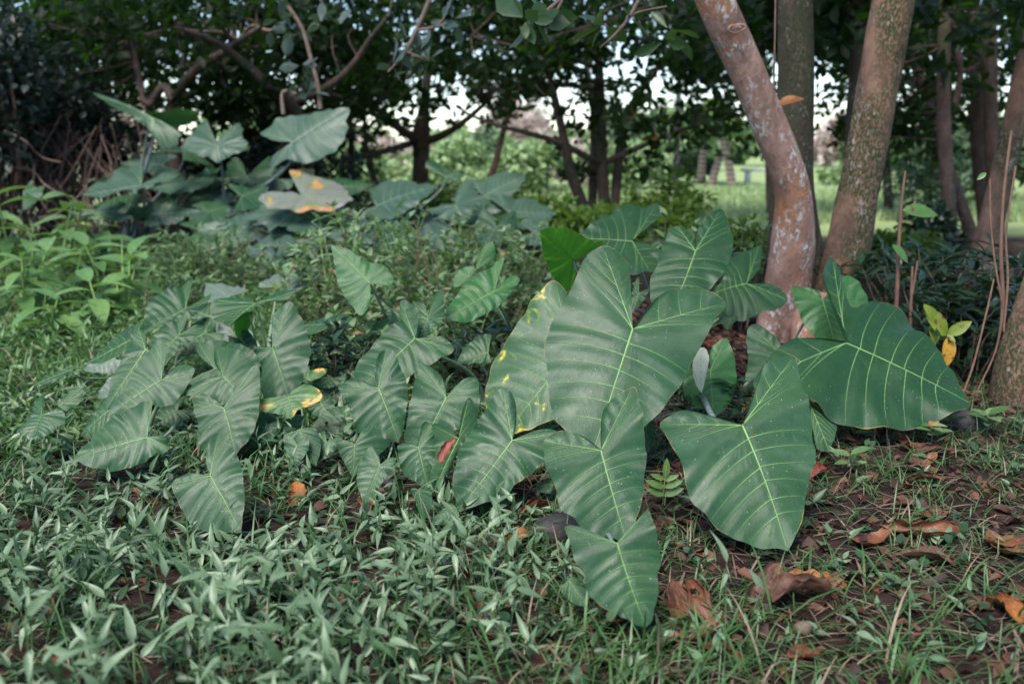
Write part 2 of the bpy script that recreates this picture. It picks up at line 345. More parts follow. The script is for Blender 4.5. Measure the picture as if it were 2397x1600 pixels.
def dead_mat(name, a, b):
    m, nt, out = new_mat(name); P = pos(nt)
    c = mixc(nt, smooth(nt, noise(nt, 13, 5, 0.65, P), 0.3, 0.7), a, b)
    c = mixc(nt, smooth(nt, noise(nt, 40, 4, 0.6, P), 0.6, 0.7, 0, 0.7), c, tuple(x * 0.3 for x in a))
    vein = attr(nt, 'vd')
    c = mixc(nt, smooth(nt, vein, 0.0, 0.0016, 0.4, 0), c, tuple(min(1, x * 1.6) for x in b))
    p = N(nt, 'ShaderNodeBsdfPrincipled', Roughness=0.55); nt.links.new(c, p.inputs['Base Color'])
    bp = N(nt, 'ShaderNodeBump', Strength=0.6, Distance=0.004); nt.links.new(noise(nt, 55, 6, 0.7, P), bp.inputs['Height']); nt.links.new(bp.outputs[0], p.inputs['Normal'])
    t = N(nt, 'ShaderNodeBsdfTranslucent'); nt.links.new(c, t.inputs['Color']); mx = N(nt, 'ShaderNodeMixShader', Fac=0.12)
    nt.links.new(p.outputs[0], mx.inputs[1]); nt.links.new(t.outputs[0], mx.inputs[2]); nt.links.new(mx.outputs[0], out.inputs[0]); return m
M['dead'] = dead_mat('dead_leaf_brown', (0.065, 0.022, 0.010), (0.225, 0.080, 0.034))
M['dead_grey'] = dead_mat('dead_leaf_grey', (0.05, 0.024, 0.016), (0.15, 0.069, 0.042))
M['dead_orange'] = dead_mat('dead_leaf_orange', (0.16, 0.05, 0.016), (0.34, 0.13, 0.03))
M['dead_red'] = dead_mat('dead_leaf_red', (0.17, 0.03, 0.028), (0.34, 0.075, 0.055))
M['stone'] = plain_mat('dark_stone', (0.018, 0.015, 0.017), (0.055, 0.046, 0.05), 14, 0.8, 0.6, 0.012)
M['metal'] = plain_mat('dark_post_paint', (0.035, 0.03, 0.04), (0.06, 0.05, 0.065), 8, 0.5, 0.1)
M['concrete'] = plain_mat('pale_concrete', (0.6, 0.57, 0.55), (0.75, 0.71, 0.70), 5, 0.8, 0.2)
M['banana'] = foliage_mat('banana_leaf', (0.14, 0.27, 0.09), (0.26, 0.40, 0.17), 0.5, 0.35, (0.35, 0.5, 0.12))
def ringed():
    m, nt, out = new_mat('ringed_palm_bark'); sx = N(nt, 'ShaderNodeSeparateXYZ'); nt.links.new(pos(nt), sx.inputs[0])
    s = mathn(nt, 'SINE', mathn(nt, 'ADD', mathn(nt, 'MULTIPLY', sx.outputs[2], 42.0), mathn(nt, 'MULTIPLY', noise(nt, 4, 3, vec=pos(nt)), 3.0)))
    c = mixc(nt, smooth(nt, s, -0.2, 0.5), (0.20, 0.13, 0.11), (0.46, 0.33, 0.28))
    p = N(nt, 'ShaderNodeBsdfPrincipled', Roughness=0.8); nt.links.new(c, p.inputs['Base Color']); nt.links.new(p.outputs[0], out.inputs[0]); return m
M['ringed'] = ringed()
def soil():
    m, nt, out = new_mat('soil'); P = pos(nt)
    c = mixc(nt, smooth(nt, noise(nt, 6, 8, 0.7, P), 0.35, 0.68), (0.012, 0.0068, 0.0068), (0.048, 0.027, 0.022))
    c = mixc(nt, smooth(nt, noise(nt, 45, 5, 0.7, P), 0.58, 0.68, 0, 0.6), c, (0.12, 0.075, 0.055))
    sx = N(nt, 'ShaderNodeSeparateXYZ'); nt.links.new(P, sx.inputs[0])
    g = smooth(nt, mathn(nt, 'ADD', sx.outputs[1], mathn(nt, 'MULTIPLY', noise(nt, 0.6, 4, vec=P), 5.0)), 15.5, 18.0)
    gr = mixc(nt, noise(nt, 1.4, 6, 0.65, P), (0.18, 0.26, 0.09), (0.36, 0.42, 0.20))
    c = mixc(nt, g, c, gr)
    p = N(nt, 'ShaderNodeBsdfPrincipled', Roughness=0.95); nt.links.new(c, p.inputs['Base Color']); p.inputs['Specular IOR Level'].default_value = 0.15
    b = N(nt, 'ShaderNodeBump', Strength=0.9, Distance=0.02); nt.links.new(noise(nt, 26, 8, 0.72, P), b.inputs['Height']); nt.links.new(b.outputs[0], p.inputs['Normal'])
    nt.links.new(p.outputs[0], out.inputs[0]); return m
M['soil'] = soil()

# ------------------------------------------------------------------ ground
xs = np.concatenate([np.linspace(-260, -9, 40)[:-1], np.linspace(-9, 9, 181), np.linspace(9, 260, 40)[1:]])
ys = np.concatenate([np.linspace(-20, 0, 9)[:-1], np.linspace(0, 16, 161), np.linspace(16, 420, 60)[1:]])
XX, YY = np.meshgrid(xs, ys, indexing='ij'); ZZ = gz(XX, YY)
nx, ny = XX.shape
ii = (np.arange(nx - 1)[:, None] * ny + np.arange(ny - 1)[None]).reshape(-1)
gf = np.stack([ii, ii + ny, ii + ny + 1, ii + 1], 1)
tag(link('ground', np_mesh('ground', np.stack([XX, YY, ZZ], -1).reshape(-1, 3), gf), M['soil']),
    'dark soil under the plants turning into green meadow behind the trees', 'ground', kind='structure')

# ------------------------------------------------------------------ trees
def px_path(pts, Y, Y2=None):
    """photo polyline (V frame x, y, half width) -> world points and radii at distance Y"""
    P = []; rad = []
    n = len(pts)
    for i, (x, y, h) in enumerate(pts):
        yy = Y if Y2 is None else Y + (Y2 - Y) * i / (n - 1)
        p = at(x * V, y * V, yy); P.append(p); d = ray(x * V, y * V); rad.append(h * V / FOC * yy / d[1] * np.linalg.norm(d) ** 0)
    return np.array(P), np.array(rad)
def rel(P, o): return np.asarray(P) - np.array(o.location)
def part_tube(name, parent, P, rad, mat, sides=10, n=24, rough=0.0, seed=0):
    b = Bag(); tube(b, rel(P, parent), rad, sides, rough, 0.5, seed, n); return link(name, b.mesh(name), mat, parent)
TL = [leaf_template(5, hw, fo, dr, 0.62) for hw, fo, dr in ((0.22, 0.3, 0.12), (0.26, 0.15, 0.25), (0.2, 0.4, 0.05))]
def rosettes(bag, C, size, per=7, upz=0.35, spread=1.0, dark=None):
    """tufts of leaves at the twig ends C (n,3)"""
    C = np.asarray(C); n = len(C)
    if n == 0: return
    k = rng.integers(per - 2, per + 3, n); idx = np.repeat(np.arange(n), k); m = len(idx)
    tilt = norm(rand_dirs(n, -0.2, 1.0) + np.array([0, 0, upz]))[idx]
    d = norm(rand_dirs(m, -1, 1) * spread + tilt * 0.55)
    ln = size * rng.uniform(0.6, 1.15, m)
    up = norm(tilt + rand_dirs(m) * 0.35)
    v = np.clip(rng.random(m) * 0.75 + rng.random(n)[idx] * 0.3, 0, 1)
    ch = rng.integers(0, len(TL), m)
    for q in range(len(TL)):
        s = ch == q
        scatter(bag, TL[q], C[idx][s] + d[s] * 0.02, d[s], up[s], ln[s], v[s])
def crown_points(cent, rad, n, clump=9, csize=0.5):
    """points gathered in loose clumps inside an ellipsoid"""
    cent = np.array(cent); rad = np.array(rad)
    nc = max(3, n // clump)
    c = rand_dirs(nc) * rng.random((nc, 1)) ** 0.4 * rad
    idx = rng.integers(0, nc, n)
    return cent + c[idx] + rng.normal(0, 1, (n, 3)) * csize * np.array([1, 1, 0.5])
def make_crown(parent, name, blobs, mat, size, per=7, twig_from=None, twig_mat=None):
    """blobs: (centre, radii, count, clump spread); some twigs are drawn back to the limbs"""
    b = Bag(); tw = Bag(); o = np.array(parent.location)
    for cent, rad, n, cs in blobs:
        if cent[1] > 13.2 and name == 'crown' and not (cent[1] > 16 and cent[0] < -6.0): n = int(n * ((0.40 if -3.5 < cent[0] < 2.5 else 0.60) if (cent[2] - 1.3) / cent[1] > 0.088 else 0.52))
        P = crown_points(cent, rad, n, csize=cs) - o
        P = P[(P[:, 2] + o[2]) > 0.75]
        rosettes(b, P, size, per)
        if twig_from is not None and len(P):
            pick = P[rng.choice(len(P), max(1, len(P) // 14))]
            for p in pick:
                k = np.argmin(np.linalg.norm(twig_from - o - p, axis=1)); q = twig_from[k] - o
                if np.linalg.norm(p - q) > 3.2: continue
                mid = (p + q) / 2 + rng.normal(0, 0.12, 3)
                tube(tw, np.array([q, mid, p]), [0.014, 0.010, 0.004], 5, n=7)
    cr = link(name, b.mesh(name), mat, parent)
    if tw.n: link('twigs', tw.mesh('twigs'), twig_mat or M['bark_dark'], parent)['kind'] = 'stuff'
    return cr

# the three-stemmed tree on the right, in focus behind the large leaves
T1Y = 6.5
b1 = on_ground(1850 * V, 770 * V); b1[1] = T1Y; b1[0] = gx(1850 * V, T1Y); b1[2] = float(gz(b1[0], b1[1]))
t1 = empty('broadleaf_tree', b1, 'large tree with three leaning trunks, pinkish lichen-spotted bark, behind the biggest leaves', 'tree')
P, r = px_path([(1795, 815, 66), (1798, 760, 56), (1806, 650, 52), (1816, 560, 50), (1820, 490, 44), (1817, 438, 40), (1798, 371, 39), (1757, 270, 40), (1715, 169, 40), (1672, 75, 42), (1646, 15, 43), (1600, -110, 40), (1545, -330, 36)], T1Y, T1Y - 0.5)
ta = part_tube('trunk', t1, P, r, M['bark_main'], 36, 120, 0.03, 3); ta['label'] = 'front trunk bending to the left with rust and white lichen'
P0 = P
b = Bag()      # a healed branch scar on the front trunk
kn = at(1690 * V, 66 * V, T1Y - 0.56)
a_ = np.linspace(0, 2*np.pi, 17)
for rr_, dz in ((0.030, 0.0), (0.012, 0.003)):
    wob = 1 + .22 * np.sin(2 * a_ + 1) + .12 * np.sin(3 * a_)
    tube(b, rel(kn, t1) + np.stack([rr_ * 1.3 * wob * np.cos(a_) + .006 * np.sin(a_), -0.0 * a_ - dz, rr_ * .8 * wob * np.sin(a_)], 1), 0.007 + .003 * np.sin(a_), 6)
link('branch_scar', b.mesh('branch_scar'), M['bark_main'], ta, (0, 0, 0)).location = (0, 0, 0)
P, r = px_path([(1822, 700, 84), (1822, 600, 66), (1818, 500, 54), (1816, 400, 47), (1822, 280, 43), (1826, 160, 40), (1824, 40, 40), (1820, -120, 37), (1812, -380, 30)], T1Y + 0.45)
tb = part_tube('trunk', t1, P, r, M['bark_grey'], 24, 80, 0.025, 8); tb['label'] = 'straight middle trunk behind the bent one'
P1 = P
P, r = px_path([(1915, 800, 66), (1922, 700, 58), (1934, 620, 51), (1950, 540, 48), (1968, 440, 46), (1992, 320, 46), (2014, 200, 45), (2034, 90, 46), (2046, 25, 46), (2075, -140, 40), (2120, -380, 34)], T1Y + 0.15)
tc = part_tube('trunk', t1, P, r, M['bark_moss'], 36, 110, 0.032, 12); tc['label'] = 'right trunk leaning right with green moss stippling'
P2 = P
b = Bag()   # spreading roots at the foot
for (x0, x1, y1) in ((1790, 1740, 800), (1890, 1885, 815), (1925, 2010, 790), (1850, 1850, 830)):
    q0 = at(x0 * V, 690 * V, T1Y - 0.05); q1 = on_ground(x1 * V, y1 * V); q2 = q1 + (q1 - np.array([q0[0], q0[1], q1[2]])) * 0.6; q2[2] -= 0.05
    tube(b, rel(np.array([q0, (q0 + q1) / 2 + np.array([0, 0, -0.08]), q1, q2]), t1), [0.12, 0.10, 0.06, 0.03], 10, 0.05, n=14)
link('roots', b.mesh('roots'), M['bark_main'], t1)
limbs = np.vstack([P0[-3:], P1[-3:], P2[-3:]])
make_crown(t1, 'crown', [((0.6, 6.6, 5.4), (4.6, 2.2, 1.0), 380, 0.4), ((-0.5, 3.0, 5.6), (4.4, 2.0, 0.9), 150, 0.4), ((3.6, 5.0, 5.2), (2.2, 3.4, 0.9), 380, 0.4), ((-4.2, 6.2, 5.4), (2.2, 2.6, 0.9), 110, 0.4)], M['crown'], 0.24, 7, limbs, M['bark_grey'])  # unseen crown, widened with added blobs overhead to hold back sky light

def tree(name, base_px, Y, label, stems, bark, blobs, leafmat, size=0.17, group=None, cat='tree', per=7, sides=10, crown_label=None):
    bx = gx(base_px * V, Y); base = (bx, Y, float(gz(bx, Y)))
    t = empty(name, base, label, cat, group); allp = []
    for i, s in enumerate(stems):
        nm, pts = s[0], s[1]; y1 = s[2] if len(s) > 2 else None
        P, r = px_path(pts, Y, None if y1 is None else Y + y1)
        part_tube(nm, t, P, r, bark if len(s) < 4 else s[3], sides, 30, 0.04, i + 1); allp.append(catmull(P, 12))
    if blobs: make_crown(t, 'crown', blobs, leafmat, size, per, np.vstack(allp), bark)
    return t
def vb(x, y, Y, rx, ry, rz, n, cs=0.35):
    return (at(x * V, y * V, Y), (rx, ry, rz), n, cs)

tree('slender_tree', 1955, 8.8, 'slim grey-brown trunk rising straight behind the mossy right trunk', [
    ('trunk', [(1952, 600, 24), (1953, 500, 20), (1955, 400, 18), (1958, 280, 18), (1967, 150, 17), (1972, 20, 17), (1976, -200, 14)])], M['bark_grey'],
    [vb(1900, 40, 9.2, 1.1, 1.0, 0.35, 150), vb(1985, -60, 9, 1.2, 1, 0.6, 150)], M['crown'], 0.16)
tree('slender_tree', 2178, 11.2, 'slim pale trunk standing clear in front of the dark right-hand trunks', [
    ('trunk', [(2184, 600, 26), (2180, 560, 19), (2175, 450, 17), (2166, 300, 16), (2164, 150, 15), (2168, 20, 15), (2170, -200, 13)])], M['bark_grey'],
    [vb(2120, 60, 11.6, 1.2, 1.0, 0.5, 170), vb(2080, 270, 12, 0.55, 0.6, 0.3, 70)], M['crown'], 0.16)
tree('dark_tree', 2225, 12.4, 'dark crooked trunk leaning left between the slim pale trunk and the right edge', [
    ('trunk', [(2232, 575, 20), (2222, 520, 16), (2190, 430, 14), (2150, 320, 14), (2125, 220, 12), (2085, 110, 10), (2050, 0, 8)]),
    ('branch', [(2150, 330, 9), (2200, 200, 8), (2195, 90, 8), (2180, -40, 7)])], M['bark_dark'],
    [vb(2060, 150, 12.6, 0.9, 1.0, 0.8, 170), vb(2250, 120, 13.5, 1.0, 1.0, 1.0, 200)], M['crown'], 0.15)
tree('dark_tree', 2250, 13.2, 'upright dark trunk, left one of the close pair near the right edge', [
    ('trunk', [(2262, 585, 24), (2258, 520, 16), (2243, 360, 15), (2240, 220, 15), (2234, 40, 14), (2230, -200, 12)]),], M['bark_dark'],
    [vb(2300, 70, 13.8, 0.9, 1.0, 0.7, 130)], M['crown'], 0.15)
tree('dark_tree', 2283, 12.6, 'upright dark trunk, right one of the close pair near the right edge', [
    ('trunk', [(2290, 600, 26), (2284, 520, 17), (2276, 360, 16), (2272, 200, 16), (2270, 30, 15), (2268, -200, 13)]),
    ('branch', [(2290, 560, 12), (2310, 330, 9), (2330, 180, 8), (2345, 60, 6)])], M['bark_dark'],
    [vb(2330, 250, 13.4, 0.7, 0.9, 0.8, 130)], M['crown'], 0.15)
tree('leaning_tree', 2262, 9.3, 'grey lichen-flecked trunk leaning out of the right edge beside the dark pair', [
    ('trunk', [(2245, 665, 46), (2252, 610, 34), (2266, 540, 29), (2286, 460, 27), (2312, 350, 26), (2350, 180, 25), (2400, -60, 22)])], M['bark_moss'],
    [vb(2420, -80, 9.3, 1.0, 1.0, 0.6, 80)], M['crown'], 0.16, sides=16)
tree('gnarled_tree', 2325, 4.75, 'nearest thick gnarled trunk cut by the right edge beside leaf litter', [
    ('trunk', [(2335, 1010, 105), (2338, 950, 75), (2340, 870, 62), (2356, 780, 52), (2385, 690, 48), (2430, 560, 46), (2480, 380, 44)]),
    ('root', [(2300, 930, 34), (2262, 975, 26), (2215, 1015, 15), (2180, 1040, 6)])], M['bark_moss'],
    [((3.6, 4.9, 3.4), (0.7, 0.7, 0.4), 60, 0.3)], M['crown'], 0.16, sides=20)

# middle tree with several stems and level branches
tree('spreading_tree', 1385, 14.5, 'many-stemmed tree with level branches in the middle distance, dark leaves', [
    ('trunk', [(1386, 520, 19), (1386, 470, 15), (1381, 380, 13), (1378, 250, 12), (1372, 120, 10), (1368, 0, 9)]),
    ('trunk', [(1405, 520, 15), (1410, 470, 12), (1421, 350, 11), (1440, 260, 9), (1505, 160, 7), (1560, 100, 5)], 0.6),
    ('trunk', [(1360, 520, 13), (1358, 470, 11), (1362, 350, 9), (1360, 240, 8), (1340, 120, 6)], 0.8),
    ('trunk', [(1356, 530, 16), (1345, 490, 13), (1312, 400, 13), (1296, 330, 11), (1266, 200, 8), (1240, 90, 6)], -0.6),
    ('branch', [(1382, 375, 9), (1345, 360, 8), (1290, 330, 7), (1210, 305, 6), (1130, 285, 4), (1060, 255, 3)], -0.9),
    ('branch', [(1395, 370, 8), (1450, 345, 7), (1530, 310, 6), (1620, 280, 4), (1690, 255, 3)], -0.7),
    ('branch', [(1375, 210, 7), (1300, 195, 6), (1200, 205, 5), (1100, 200, 3)], 0.5),
    ('branch', [(1378, 160, 6), (1300, 130, 6), (1200, 100, 5), (1080, 85, 4)], -1.5)], M['bark_grey'],
    [vb(1385, 110, 14.5, 2.2, 2.2, 0.55, 420), vb(1560, 190, 14.6, 1.1, 1.3, 0.35, 170), vb(1200, 130, 14.0, 1.2, 1.6, 0.45, 230), vb(1290, 235, 14.2, 1.0, 1.0, 0.22, 90),
     vb(1490, 290, 14, 0.8, 1, 0.28, 110), vb(1640, 270, 13.7, 0.55, .8, 0.25, 80), vb(1300, 380, 15, 0.5, .6, 0.3, 36), vb(1500, 50, 14, 2.4, 2.0, 0.5, 330), vb(1350, 5, 13.6, 2.6, 1.8, 0.5, 330), vb(1450, 400, 15, .6, .7, .35, 60)], M['crown'], 0.17)
tree('spreading_tree', 965, 18, 'tree with a short dark trunk forking low, left of the many-stemmed tree', [
    ('trunk', [(962, 450, 26), (964, 410, 20), (966, 350, 19), (966, 310, 21), (972, 255, 13), (985, 120, 9), (990, 20, 7)]),
    ('branch', [(966, 325, 13), (930, 305, 10), (890, 275, 8), (850, 235, 6)], -0.8),
    ('branch', [(966, 325, 12), (1010, 312, 9), (1060, 282, 7), (1110, 240, 5)], -0.6),
    ('branch', [(940, 330, 8), (890, 345, 7), (820, 360, 6), (760, 372, 4)], -3)], M['bark_dark'],
    [vb(960, 130, 18, 3.0, 2.4, 0.8, 560), vb(790, 160, 17, 1.6, 1.8, 0.9, 300), vb(1080, 170, 17.6, 1.3, 1.4, 0.55, 190), vb(980, 235, 17, 1.4, 1.2, 0.28, 110), vb(800, 290, 17.5, 0.9, 0.9, 0.45, 130),
     vb(850, 390, 19, .9, .8, .3, 70), vb(1000, 50, 16, 3.2, 2.0, 0.6, 430), vb(900, 10, 15, 3.4, 2.0, 0.5, 380), vb(1150, 0, 15, 2.4, 2.0, 0.5, 300)], M['crown'], 0.19)
tree('spreading_tree', 405, 13.6, 'tree with pale twisting limbs spreading above the tallest leaves at left', [
    ('trunk', [(420, 560, 20), (408, 430, 17), (398, 330, 15), (396, 245, 14), (400, 215, 12)], 0.3, M['bark_dark']),
    ('branch', [(400, 215, 12), (455, 155, 10), (528, 112, 9), (548, 95, 7), (600, 60, 5)], -1.4),
    ('branch', [(400, 230, 10), (375, 200, 10), (340, 240, 9), (300, 90, 7)], 0.5),
    ('branch', [(720, 330, 13), (668, 236, 12), (625, 203, 11), (557, 142, 9), (489, 95, 7), (420, 70, 5)], -1.5),
    ('branch', [(668, 236, 9), (740, 205, 9), (800, 160, 8), (850, 90, 7), (890, 40, 6)], -1.0),
    ('branch', [(548, 95, 5), (500, 75, 4), (450, 72, 3), (400, 62, 2)], -1.4, M['twig']),
    ('branch', [(540, 100, 5), (500, 50, 4), (490, 10, 3)], -1.4, M['twig']),
    ('branch', [(545, 100, 4), (575, 60, 3), (620, 70, 3), (660, 48, 2)], -1.5, M['twig'])], M['bark_grey'],
    [vb(430, 150, 14.2, 1.6, 1.6, 0.8, 330), vb(600, 180, 14.5, 1.6, 1.5, 0.95, 430), vb(700, 110, 14, 1.6, 1.5, 0.75, 330), vb(250, 110, 15, 1.2, 1.5, 0.9, 330), vb(500, 40, 14, 3.0, 2.0, 0.5, 380), vb(560, 0, 13.6, 3.2, 1.8, 0.5, 330),
     vb(480, 310, 15.5, 1.2, 1.0, 0.5, 190), vb(650, 300, 15.5, 1.0, 1.0, 0.5, 150)], M['crown'], 0.17)
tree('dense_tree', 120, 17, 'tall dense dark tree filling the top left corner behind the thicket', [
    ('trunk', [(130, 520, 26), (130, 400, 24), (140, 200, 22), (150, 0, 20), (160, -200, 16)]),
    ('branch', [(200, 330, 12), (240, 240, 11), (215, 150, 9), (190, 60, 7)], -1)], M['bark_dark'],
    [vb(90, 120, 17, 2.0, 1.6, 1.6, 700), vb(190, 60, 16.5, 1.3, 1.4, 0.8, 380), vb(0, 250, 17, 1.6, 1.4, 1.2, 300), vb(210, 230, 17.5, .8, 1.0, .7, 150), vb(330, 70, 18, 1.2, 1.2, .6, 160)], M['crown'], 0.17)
# canopy further right
tree('dense_tree', 1700, 17.5, 'leafy tree behind the bent front trunk, its branch showing at the left of it', [
    ('trunk', [(1772, 520, 15), (1768, 350, 14), (1755, 200, 13), (1735, 60, 12), (1720, -80, 10)]),
    ('branch', [(1760, 260, 8), (1680, 150, 8), (1620, 120, 7), (1600, 40, 6)], -1.5)], M['bark_grey'],
    [vb(1640, 120, 17, 1.0, 1.2, 0.7, 170), vb(1560, 70, 17.5, 1.5, 1.2, 0.5, 230), vb(1750, 60, 17, 1.2, 1.2, 0.6, 200), vb(1660, 300, 17, .7, .7, .35, 90)], M['crown'], 0.18)
tree('dense_tree', 1920, 19, 'leafy tree seen between the middle and right trunks with bright sky under its leaves', [
    ('trunk', [(2040, 500, 12), (2030, 350, 11), (2000, 150, 10), (1990, 0, 9)])], M['bark_dark'],
    [vb(1910, 130, 19, 1.2, 1.3, 0.85, 260), vb(1900, 230, 18.5, 0.7, .8, 0.35, 60), vb(2080, 230, 18, 0.9, 1.0, 0.8, 200), vb(2120, 130, 19, 1.2, 1.2, 0.8, 200), vb(2060, 330, 18, .5, .6, .4, 70), vb(2000, 30, 18, 2.4, 1.4, 0.5, 300), vb(1850, 10, 17, 2.6, 1.4, 0.5, 260), vb(2200, 20, 17, 2.0, 1.4, 0.6, 260)], M['crown'], 0.18)
for q, (lab, pts) in enumerate([
        ('thin dark stem left of the short forked trunk', [(803, 470, 9), (806, 400, 8), (806, 330, 7), (800, 240, 6)]),
        ('thin brown stem leaning right, beside the thin dark stem', [(880, 470, 8), (858, 410, 7), (842, 350, 6), (835, 260, 5)]),
        ('thin mossy stem slanting right between the forked tree and the many-stemmed tree', [(1115, 440, 10), (1135, 380, 8), (1150, 320, 7), (1163, 270, 6), (1175, 200, 5)])]):
    x0, y0 = pts[0][0], 16 + q
    tree('sapling', x0, y0, lab, [('trunk', pts)], M['bark_dark'] if q != 2 else M['bark_moss'], [vb(pts[-1][0], pts[-1][1], y0, .5, .5, .3, 36)], M['crown'], 0.15)

# hanging branch ends nearer the camera at the top of the picture
def spray(label, twigs, Y, tips, size, mat, per=6):
    p0 = at(twigs[0][0][0] * V, twigs[0][0][1] * V, Y)
    o = empty('hanging_branch', p0, label, 'branch', 'leafy branch ends hanging into the top of the picture'); b = Bag()
    for tw in twigs:
        P, r = px_path([(x, y, h) for x, y, h in tw], Y); tube(b, rel(P, o), r, 6, n=14)
    link('stem', b.mesh('stem'), M['twig'], o)
    b = Bag(); C = np.array([at(x * V, y * V, Y + dy) for x, y, dy in tips]) - p0
    rosettes(b, C, size, per, -0.2, 0.9); link('foliage', b.mesh('foliage'), mat, o)
spray('pale grey-green leafy branch end hanging left of the top middle', [[(1010, -60, 6), (960, 60, 5), (935, 110, 4), (905, 150, 3), (890, 165, 2)], [(955, 70, 4), (1000, 60, 3), (1020, 40, 2)], [(930, 118, 3), (985, 140, 2)]], 8.0,
      [(900, 150, 0), (925, 130, .1), (960, 120, 0), (985, 140, -.1), (935, 95, 0), (1015, 45, 0), (950, 165, .1), (1040, 45, 0)], 0.17, M['crown_grey'], 6)
spray('big green leaves hanging down at the top middle', [[(1330, -40, 5), (1260, 20, 4), (1225, 45, 3)], [(1290, 0, 4), (1260, 60, 2)]], 5.6,
      [(1222, 40, 0), (1245, 36, 0.1), (1205, 45, -.1)], 0.17, M['crown_near'], 6)
spray('broad single leaves and bare twigs hanging right of the top middle', [[(1480, -30, 5), (1440, 45, 4), (1400, 90, 3), (1375, 110, 2)], [(1440, 45, 3), (1460, 30, 2), (1530, 15, 2)]], 5.8,
      [(1385, 60, 0), (1440, 40, .1), (1535, 70, .2), (1525, 95, 0)], 0.18, M['crown_near'], 3)
spray('greyish leaves and a pink dying leaf on bare pale twigs at the upper left', [[(600, -60, 6), (690, 60, 5), (712, 130, 5), (728, 190, 5), (735, 250, 6)], [(650, 262, 5), (650, 210, 4), (680, 215, 3)]], 9.5,
      [(640, 45, 0), (670, 70, 0), (700, 80, .2), (735, 55, 0), (690, 150, 0), (685, 190, .1), (705, 215, 0), (620, 70, 0), (780, 60, 0)], 0.19, M['crown_grey'], 6)

# ------------------------------------------------------------------ far bushes, meadow edge
TB = [leaf_template(4, 0.3, 0.2, 0.2), leaf_template(4, 0.22, 0.3, 0.1)]
def bush(name, x, y_base, Y, w, h, n, leaf, mat, label, cat='bush', group=None, stems=0, stem_mat=None, lumps=9, zmin=0.0, loose=1.0):
    bx = gx(x * V, Y); base = np.array([bx, Y, float(gz(bx, Y))])
    o = empty(name, base, label, cat, group)
    c = rand_dirs(lumps, -0.3, 1) * rng.uniform(0.25, 1.0, (lumps, 1)) * np.array([w / 2 * .8, w / 2 * .8, h * 0.5]) + np.array([0, 0, h * 0.45])
    rad = rng.uniform(0.16, 0.34, lumps) * min(w, h) * loose
    idx = rng.integers(0, lumps, n); d = rand_dirs(n)
    P = c[idx] + d * rad[idx][:, None] * rng.random((n, 1)) ** 0.35
    P[:, 2] = np.maximum(P[:, 2], zmin + 0.02 * h)
    ax = norm(d + rand_dirs(n) * 0.9 + np.array([0, 0, -0.1])); up = norm(d * 0.5 + np.array([0, 0, 0.9]) + rand_dirs(n) * 0.4)
    v = np.clip(rng.random(n) * 0.6 + rng.random(lumps)[idx] * 0.4, 0, 1)
    b = Bag(); ch = rng.random(n) < 0.5
    for q, s in ((0, ch), (1, ~ch)): scatter(b, TB[q], P[s], ax[s], up[s], leaf * rng.uniform(0.6, 1.3, s.sum()), v[s])
    link('foliage', b.mesh('foliage'), mat, o)
    if stems:
        b = Bag()
        for k in range(stems):
            q = c[k % lumps]; s0 = np.array([rng.normal(0, .06 * w), rng.normal(0, .06 * w), -0.03])
            tube(b, np.array([s0, (s0 + q) / 2 + rng.normal(0, .05 * w, 3), q]), [0.012 * h + .004, 0.008 * h + .003, .003], 6, n=8)
        link('stems', b.mesh('stems'), stem_mat or M['twig'], o)
    return o
